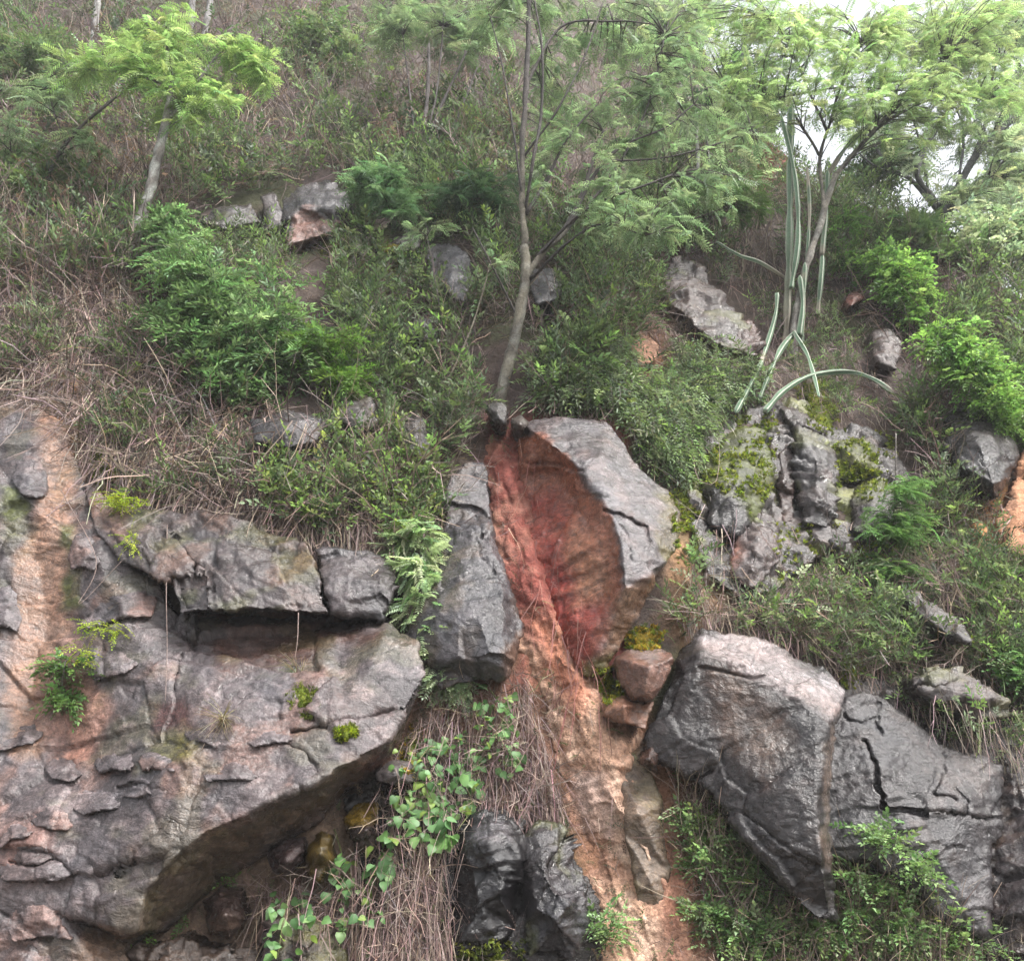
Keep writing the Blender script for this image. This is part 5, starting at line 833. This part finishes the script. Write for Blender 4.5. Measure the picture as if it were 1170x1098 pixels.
# bushes
BUSH = ((.12, .21, .09), (.17, .28, .13), (.08, .14, .065), (.21, .32, .17))
plant('leafy_bush', 'large bright green bush hanging over the left slope', 'bush', (250, 430), [([(250, 430), (245, 380), (235, 320)], .02, .01), ([(250, 420), (290, 380), (330, 350)], .015, .007), ([(248, 400), (210, 360), (190, 310)], .014, .006)], [(240, 315, -.2, 55, 40, .4, 36), (285, 360, -.3, 66, 40, .4, 42), (215, 375, -.25, 44, 44, .35, 30), (330, 400, -.2, 60, 32, .3, 26), (270, 430, -.3, 50, 36, .3, 26), (300, 460, -.2, 40, 26, .25, 12)], 'narrow', (.13, .3), BUSH, (3, 3, 2, 1), per=12, limbname='stem', crown='foliage', droop=.25, trunkname='stem')
plant('leafy_bush', 'upright green bush against the lichened trunk at left', 'bush', (195, 340), [([(195, 340), (190, 290), (185, 245)], .014, .007)], [(188, 260, -.1, 20, 26, .25, 26), (205, 300, -.15, 26, 26, .3, 30)], 'ovate', (.12, .22), BUSH, (2, 3, 2, 2), per=10, limbname='stem', crown='foliage', trunkname='stem')
plant('leafy_bush', 'yellow-green trailing bush below the large bright bush', 'bush', (385, 450), [([(385, 450), (380, 410), (370, 380)], .012, .006)], [(370, 395, -.15, 36, 20, .3, 30), (390, 430, -.15, 24, 24, .25, 22)], 'narrow', (.12, .22), ((.12, .22, .045), (.09, .17, .04)), per=10, limbname='stem', crown='foliage', trunkname='stem')
CREEP = ((.17, .31, .08), (.24, .39, .12), (.12, .22, .07))
plant('creeper', 'vivid green creeper mound on the right slope beside the red stone', 'creeper', (1020, 375), [([(1020, 375), (1022, 340), (1030, 305)], .01, .005)], [(1030, 320, -.1, 34, 26, .25, 44), (1010, 300, 0, 30, 20, .25, 26), (1048, 350, -.1, 26, 22, .25, 28)], 'ovate', (.12, .22), CREEP, per=10, limbname='stem', crown='foliage', droop=.4, trunkname='stem')
plant('creeper', 'vivid green creeper curtain over the boulder at right edge', 'creeper', (1120, 470), [([(1120, 470), (1110, 420), (1090, 380)], .01, .005), ([(1115, 440), (1150, 420), (1165, 400)], .008, .004)], [(1085, 390, -.1, 36, 20, .25, 34), (1120, 420, -.15, 44, 28, .3, 50), (1145, 460, -.25, 28, 26, .25, 34), (1165, 480, -.25, 20, 16, .2, 14)], 'ovate', (.11, .2), CREEP, per=10, limbname='stem', crown='foliage', droop=.5, trunkname='stem')
plant('creeper', 'thin green creeper climbing beside the cactus', 'creeper', (975, 330), [([(975, 330), (968, 280), (962, 235)], .008, .004)], [(965, 255, 0, 18, 24, .2, 14), (975, 300, 0, 20, 26, .2, 18)], 'ovate', (.12, .2), ((.09, .18, .05), (.12, .22, .06)), per=8, limbname='stem', crown='foliage', trunkname='stem')
plant('feathery_bush', 'soft pale green feathery bush on the crest', 'bush', (1048, 300), [([(1048, 300), (1048, 275), (1045, 255)], .01, .005)], [(1048, 272, 0, 24, 26, .3, 34)], 'fern', (.2, .34), ((.13, .2, .09), (.16, .23, .11)), per=8, limbname='stem', crown='foliage', up=.8, droop=.0, trunkname='stem')
plant('shrub', 'dim green shrub at the upper left edge', 'shrub', (15, 120), [([(15, 120), (20, 90), (25, 60)], .02, .01)], [(25, 70, 0, 36, 36, .6, 40), (60, 55, 0, 26, 18, .4, 16)], 'narrow', (.22, .36), (GG, GM, (.1, .16, .08)), per=8, limbname='stem', crown='foliage', trunkname='stem')
plant('shrub', 'dim green shrub at left edge below the dark sapling', 'shrub', (20, 235), [([(20, 235), (25, 215), (30, 195)], .015, .008)], [(25, 205, 0, 40, 20, .5, 30), (70, 200, 0, 20, 14, .3, 10)], 'narrow', (.2, .32), (GG, GM), per=8, limbname='stem', crown='foliage', trunkname='stem')
plant('shrub', 'grey-green shrub at the top edge left of the several-stemmed shrub', 'shrub', (365, 80), [([(365, 80), (362, 50), (358, 20)], .02, .01)], [(360, 40, 0, 34, 30, .6, 36), (395, 70, 0, 24, 18, .4, 14)], 'ovate', (.2, .34), (GG, (.1, .16, .08), GM), per=8, limbname='stem', crown='foliage', trunkname='stem')
plant('feathery_shrub', 'feathery shrub spraying right below the red soil bank', 'shrub', (800, 275), [([(800, 275), (815, 240), (835, 215)], .014, .007)], [(830, 215, -.2, 36, 22, .4, 26), (865, 235, -.2, 24, 22, .3, 14), (790, 225, -.2, 26, 20, .3, 12)], 'frond', (0.14, 0.23), ((.13, .22, .07), (.10, .17, .06)), per=6, droop=.5)
plant('sapling', 'feathery green sapling on a thin dark stem at right', 'sapling', (1012, 668), [([(1012, 668), (1018, 620), (1022, 570), (1024, 495)], .012, .006)], [(1040, 560, -.15, 22, 20, .2, 14), (1045, 600, -.15, 20, 20, .2, 12), (1010, 610, -.15, 24, 26, .2, 14), (1020, 650, -.15, 30, 18, .2, 12)], 'frond', (0.10, 0.16), ((.10, .19, .06), (.13, .23, .09)), per=6)
plant('sapling', 'bright shrub leaning in at right edge above the moss strip', 'sapling', (1165, 800), [([(1165, 800), (1162, 770), (1158, 745)], .01, .005)], [(1162, 765, -.1, 20, 24, .2, 24)], 'ovate', (.09, .16), ((.12, .22, .09), (.15, .26, .1)), per=8)
# hanging fern and sprays on the cliff
plant('hanging_fern', 'pale green fern cascading between the ledge boulder and the slab', 'fern', (478, 600), [([(478, 600, -.2), (480, 640, -.35), (490, 690, -.45), (500, 740, -.5), (508, 780, -.5)], .008, .004)],
  [(475, 620, -.35, 20, 24, .1, 20), (482, 655, -.42, 22, 22, .1, 20), (480, 695, -.5, 30, 18, .1, 22), (505, 715, -.55, 28, 22, .1, 24), (500, 755, -.58, 18, 20, .1, 16), (512, 780, -.58, 22, 14, .1, 18), (548, 722, -.5, 10, 8, .05, 5)], 'fern', (.13, .24), ((.36, .46, .29), (.45, .54, .37), (.27, .38, .2)), per=6, droop=.75, up=.3, limbname='stem', crown='fronds', trunkname='stem')
YL = ((.34, .42, .03), (.28, .38, .03))
for (u, v, ru, rv, n, lb) in ((142, 573, 40, 8, 16, 'bright yellow-green sprig over the left cliff edge'), (117, 718, 16, 6, 7, 'small yellow-green sprig beside the orange soil column'), (97, 742, 5, 10, 4, 'tiny upright yellow leaf sprig left of the cliff slot'), (150, 620, 12, 5, 4, 'tiny yellow-green leaf pair under the bright sprig')):
    plant('leaf_sprig', lb, 'sprig', (u, v + 6), [([(u + ru * .8, v + 8, 0), (u, v, -.1), (u - ru * .8, v + 4, -.15)], .005, .003)], [(u, v, -.1, ru, rv, .06, n)], 'tiny', (.09, .15), YL, per=5, twigr=.003, limbname='stem', crown='leaves', trunkname='stem')
plant('cliff_weed', 'clump of weeds with trailing dry roots on the left cliff', 'weed', (70, 790), [([(70, 790), (72, 770, -.1), (75, 755, -.1)], .008, .004)], [(72, 760, -.08, 26, 8, .1, 10), (78, 800, -.08, 14, 18, .08, 10)], 'ovate', (.1, .18), ((.08, .15, .05), (.11, .2, .06)), per=6, twigr=.003, limbname='stem', crown='leaves', trunkname='stem')
def tuft(label, u, v, n, ln, cols, down=.3, name='grass_tuft', cat='grass', kind='grass'):
    P, Nn, _, _ = surf(np.array([u]), np.array([v])); vg = Veg(); m = n
    D = Nn.repeat(m, 0) * .7 + rnd(m, .55) + np.array([0, 0, -down]); vg.add(TP[kind], P.repeat(m, 0) + rnd(m, .02), D, ZUP + rnd(m, .3), rng.uniform(ln[0], ln[1], m), palette(m, cols))
    tag(vg.obj(name, M_LEAF, base=P[0]), label, cat)
tuft('straw-coloured grass tuft on the pale cliff face', 257, 822, 16, (.15, .32), (STRAW, (.22, .2, .1)), .5)
tuft('pale green grass tuft in the mouth of the dark slot', 338, 766, 12, (.12, .24), ((.2, .26, .15), STRAW), .1)
tuft('small leafy tuft at the lower tip of the overhang', 165, 1070, 8, (.08, .13), ((.12, .22, .05),), 0, 'small_weed', 'weed', 'ovate')
tuft('small leafy tuft on the rusty stone under the overhang', 206, 1050, 7, (.07, .12), ((.12, .22, .06),), 0, 'small_weed', 'weed', 'ovate')
tuft('small leafy tuft hanging at middle of the overhang', 268, 1006, 7, (.07, .12), ((.13, .24, .06),), 0, 'small_weed', 'weed', 'ovate')
# ------------------------------------------------------------------ herbs among the dry stems at lower right
ORD = ['leftmost', 'second', 'third', 'fourth', 'fifth', 'sixth', 'seventh', 'eighth', 'ninth', 'tenth', 'eleventh', 'twelfth', 'thirteenth', 'fourteenth', 'fifteenth', 'sixteenth', 'seventeenth', 'eighteenth', 'nineteenth', 'twentieth', 'twenty-first', 'twenty-second']
herb = [(790, 950), (805, 1000), (850, 1000), (880, 1040), (835, 1050), (910, 1060), (940, 1085), (870, 1080), (800, 1060), (985, 975), (1020, 970), (1030, 1000), (1010, 1030), (985, 1020), (1060, 1040), (1000, 1075), (1040, 1080), (1090, 1070), (960, 1090), (1120, 1092), (905, 1095), (830, 1090), (1075, 1095), (690, 1075), (800, 985), (860, 1030), (820, 975), (925, 1075), (1055, 1010), (980, 1060), (855, 1085), (1020, 1095)]
for k, (u, v) in enumerate(herb):
    big = v > 1055; od = ORD[sorted(a for a in herb if (a[1] > 1055) == big).index((u, v))]; od = od if od == 'leftmost' else od + ' from left'
    hc = ((.2, .32, .13), (.26, .38, .18), (.15, .25, .1))
    P = surf(np.array([u]), np.array([v]))[0][0]
    plant('leafy_herb', ('small green-leaved herb among the dry stems at lower right, ' if not big else 'bright leafy herb along the bottom edge at right, ') + od, 'herb', (u, v + 14), [([(u, v + 14, 0), (u + 2, v, -.08), (u + rng.uniform(-6, 6), v - 22, -.12)], .005, .003)],
      [(u, v - 12, -.1, 15 + 8 * big, 13 + 3 * big, .1, 9 + 5 * big)], 'ovate', (.08, .16), hc, per=5, twigr=.003, limbname='stem', crown='leaves', trunkname='stem', group='herbs at lower right' if not big else 'herbs along the bottom edge', up=.6, droop=.2)
# ------------------------------------------------------------------ broad-leaved vines: every leaf a part
def bigleaf(seed):
    r = np.random.default_rng(seed); n = 9; V = []; F = []
    prof = [0, .34, .46, .48, .44, .36, .26, .14, 0.]
    for i in range(n):
        x = i / (n - 1); w_ = prof[i] * r.uniform(.95, 1.05); z0 = -.22 * x * x + .06 * math.sin(3 * x); xx = x - (.10 if i == 1 else 0)
        V += [(xx, w_, z0 + .18 * w_ + r.uniform(-.02, .02)), (x, 0, z0), (xx, -w_, z0 + .18 * w_ + r.uniform(-.02, .02))]
    for i in range(n - 1):
        a = 3 * i; F += [(a, a + 1, a + 4, a + 3), (a + 1, a + 2, a + 5, a + 4)]
    return np.array(V), np.array(F)
LEAFM = []
for k in range(8):
    V, F = bigleaf(k); cb = np.array([(.10, .2, .065), (.13, .25, .08), (.07, .145, .05), (.19, .31, .12), (.11, .22, .08), (.2, .29, .07), (.08, .17, .065), (.15, .27, .12)][k])
    c = np.tile(cb, (len(V), 1)); c[1::3] *= 1.25; LEAFM.append(new_mesh('leaf', V, F, M_LEAF, c, None, True))
def vine(label, base, stems, polys, off=.12):
    P0 = surf(np.array([base[0]]), np.array([base[1]]))[0][0]; root = empty('broadleaf_vine', P0, label, 'vine')
    SP = []
    for st in stems:
        a = np.array(st, float); P, Nn, _, _ = surf(a[:, 0], a[:, 1]); q = catmull(P + Nn * .05 - FWD * .06, .05); V, F, _ = tube(q, .006, .003, 5, 0)
        put('stem', V, F, M_BARK, root, np.tile((.12, .13, .05), (len(V), 1)), {'wet': np.full(len(V), .4)}, True); SP.append(q)
    for poly, n, sz in polys:
        u, v, P, Nn = sample(poly, n, None, 1.)
        for i in range(len(P)):
            o = bpy.data.objects.new('leaf', LEAFM[rng.integers(8)]); COL.objects.link(o); o.parent = root
            p = P[i] + Nn[i] * rng.uniform(.02, off) - FWD * rng.uniform(0, off)
            o.location = p - P0
            z = Vector(np.array([0, -.75, .75]) + rng.normal(0, .6, 3)).normalized(); d = Vector(np.array([0, -.2, -.75]) + rng.normal(0, .55, 3)); yv = z.cross(d).normalized(); xv = yv.cross(z)
            from mathutils import Matrix
            o.rotation_euler = Matrix((xv, yv, z)).transposed().to_euler(); s_ = rng.uniform(*sz); o.scale = (s_, s_ * rng.uniform(.8, 1.1), s_)
    return root
vine('thick clump of broad-leaved vine beside the dry root mat', (500, 960), [[(585, 800), (560, 850), (520, 880), (490, 930), (470, 980)], [(560, 850), (500, 850), (465, 880)], [(520, 880), (540, 920), (530, 950)]],
  [([(452, 872), (470, 852), (530, 842), (560, 862), (545, 905), (545, 925), (500, 965), (450, 940)], 220, (.04, .08)), ([(545, 800), (580, 800), (600, 850), (595, 885), (565, 880), (550, 850)], 70, (.04, .07)), ([(500, 950), (530, 940), (525, 965)], 8, (.07, .1))])
vine('trailing broad-leaved vine left of the thick clump', (440, 1010), [[(450, 955), (440, 980), (430, 1010)], [(378, 950), (400, 990), (425, 1030)]],
  [([(420, 950), (462, 945), (462, 1000), (430, 1015)], 50, (.04, .085)), ([(368, 970), (392, 960), (440, 1040), (400, 1060), (378, 1010)], 66, (.035, .07))])
vine('small broad-leaved vine above the bottom edge at left', (330, 1075), [[(335, 1015), (330, 1050), (325, 1090)], [(340, 1030), (355, 1060)]], [([(315, 1010), (350, 1015), (365, 1060), (345, 1090), (310, 1085)], 40, (.04, .075))])
vine('small leafy vine on the root mat beneath the slab', (575, 800), [[(560, 790), (575, 812)]], [([(555, 790), (585, 795), (580, 820), (560, 815)], 7, (.07, .1))])
# ------------------------------------------------------------------ the cactus: four-ribbed jointed stems
def cactus(base, stems):
    P0 = surf(np.array([base[0]]), np.array([base[1]]))[0][0]; y0 = P0[1]
    root = empty('columnar_cactus', P0, 'tall ribbed cactus with arching pale-edged stems on the right slope', 'cactus')
    for k, (pts, r, dry) in enumerate(stems):
        r = r * .86
        q = np.array([at_y(np.array(p[0] * 1.), np.array(p[1] * 1.), min(y0 + p[2], surf(np.array([p[0]]), np.array([p[1]]))[0][0][1] - (.3 if 7 <= k <= 10 and p[1] > 385 else -9))) for p in pts]); q = catmull(q, .03)
        L = np.r_[0, np.cumsum(np.linalg.norm(np.diff(q, axis=0), axis=1))]
        V, F, th = tube(q, 1, 1, 16, 0, 0, 4, .42)
        n = len(q); rad = r * (1 - .34 * np.abs(np.sin(L * 4.2 + k)) ** 8) * (1 + .12 * vn(np.stack([L * 5, L * 0 + k, L * 0], 1), 3)) * np.where(L > L[-1] - .06, np.sqrt(np.clip((L[-1] - L) / .06, .05, 1)), 1) * np.linspace(1, .85, n)
        R_ = np.repeat(rad, 16); Cn = np.repeat(q, 16, 0); V[:-2] = Cn + (V[:-2] - Cn) * R_[:, None]
        edge = smooth(.75, .98, np.cos(th * 4) * .5 + .5); c = np.array((.085, .15, .09))[None] * (1 - edge)[:, None] + np.array((.36, .38, .31))[None] * edge[:, None]
        n1 = fbm(V[:-2] * 3, 700 + k, 3); c = c * (1 + .35 * n1)[:, None]
        dd = smooth(.0, .35, n1 + dry - .4)[:, None]; c = c * (1 - dd) + np.array((.3, .26, .21)) * dd
        bb = (.85 * smooth(.55, .05, np.repeat(L, 16) / L[-1]) * smooth(-.2, .2, n1 + .15))[:, None] if k in (0, 2, 4, 5, 6, 11) else 0.; c = c * (1 - bb) + np.array((.2, .165, .13)) * bb
        c = np.vstack([c, c[:1], c[-1:]])
        put('stem', V, F, M_CACT, root, c, {'wet': np.full(len(V), .4)}, True)
cactus((918, 400), [([(898, 412, .05), (900, 350, 0), (902, 270, -.05), (903, 190, -.1), (904, 120, -.1)], .062, 0), ([(904, 330, -.1), (912, 270, -.15), (908, 200, -.15), (892, 130, -.1)], .045, .1), ([(915, 395, 0), (918, 340, -.05), (920, 300, -.08)], .042, .6), ([(913, 384, -.08), (917, 350, -.1), (914, 315, -.1)], .05, 0),
   ([(934, 360, .05), (938, 320, 0), (940, 290, 0)], .04, .1), ([(939, 292, 0), (944, 240, 0), (946, 195, 0)], .045, 0), ([(946, 200, .1), (970, 165, .1), (1010, 130, .1), (1045, 105, .15)], .035, 0), ([(888, 336, -.2), (886, 360, -.25), (876, 395, -.3), (865, 425, -.3), (840, 472, -.3)], .036, .15), ([(908, 380, -.15), (892, 400, -.25), (878, 430, -.3), (868, 455, -.3)], .038, 0), ([(907, 380, -.2), (922, 405, -.35), (930, 430, -.4), (936, 454, -.4)], .036, 0),
   ([(874, 470, -.25), (895, 447, -.35), (925, 430, -.4), (965, 425, -.4), (995, 432, -.35), (1022, 450, -.3)], .04, .05), ([(898, 318, 0), (868, 300, -.1), (845, 292, -.15), (818, 276, -.2)], .034, .1), ([(922, 300, 0), (925, 240, 0), (922, 190, 0)], .03, .5)])
# long hanging roots and a looped vine
for pts, lb in (([(191, 600, .3), (190, 680, .45), (191, 740, .45), (189, 800, .5)], 'single long root hanging down the left cliff'), ([(341, 700, .55), (340, 730, .6), (337, 752, .6)], 'short root dangling in the dark slot'), ([(790, 500, .25), (795, 540, .4), (805, 552, .45), (818, 550, .45), (822, 520, .4), (820, 490, .25)], 'looped vine hanging beside the mossy boulder'), ([(505, 1050, .3), (520, 1010, .45), (530, 975, .5)], 'straight dead stick leaning by the black block'), ([(70, 560, .2), (110, 640, .4), (90, 690, .42), (140, 640, .42)], 'thin bare stem curving over the left cliff')):
    a = np.array(pts); q = catmull(at_t(a[:, 0], a[:, 1], dbase(a[:, 0], a[:, 1]) - a[:, 2]), .05); V, F, _ = tube(q, .0038, .002, 5, .1)
    tag(put('hanging_root', V, F, M_BARK, None, np.tile((.24, .18, .16), (len(V), 1)), {'wet': np.full(len(V), .3)}, True), lb, 'root')

# ------------------------------------------------------------------ thin mist hanging over the hill
hb = np.array([(x, y, z) for z in (-1.2, 36) for y in (-12, 46) for x in (-30, 30)], float)
hm = bpy.data.materials.new('mist'); hm.use_nodes = True; t = hm.node_tree; t.nodes.clear(); out = t.nodes.new('ShaderNodeOutputMaterial')
pv = t.nodes.new('ShaderNodeVolumePrincipled'); pv.inputs['Color'].default_value = (.95, .97, 1, 1); pv.inputs['Density'].default_value = .0017; pv.inputs['Anisotropy'].default_value = .2
t.links.new(pv.outputs[0], out.inputs['Volume'])
hz = put('haze', hb, np.array([(0, 2, 3, 1), (4, 5, 7, 6), (0, 1, 5, 4), (2, 6, 7, 3), (0, 4, 6, 2), (1, 3, 7, 5)]), hm, base=(0, 0, 0)); tag(hz, 'thin pale mist in the air over the hillside', 'haze', kind='stuff')
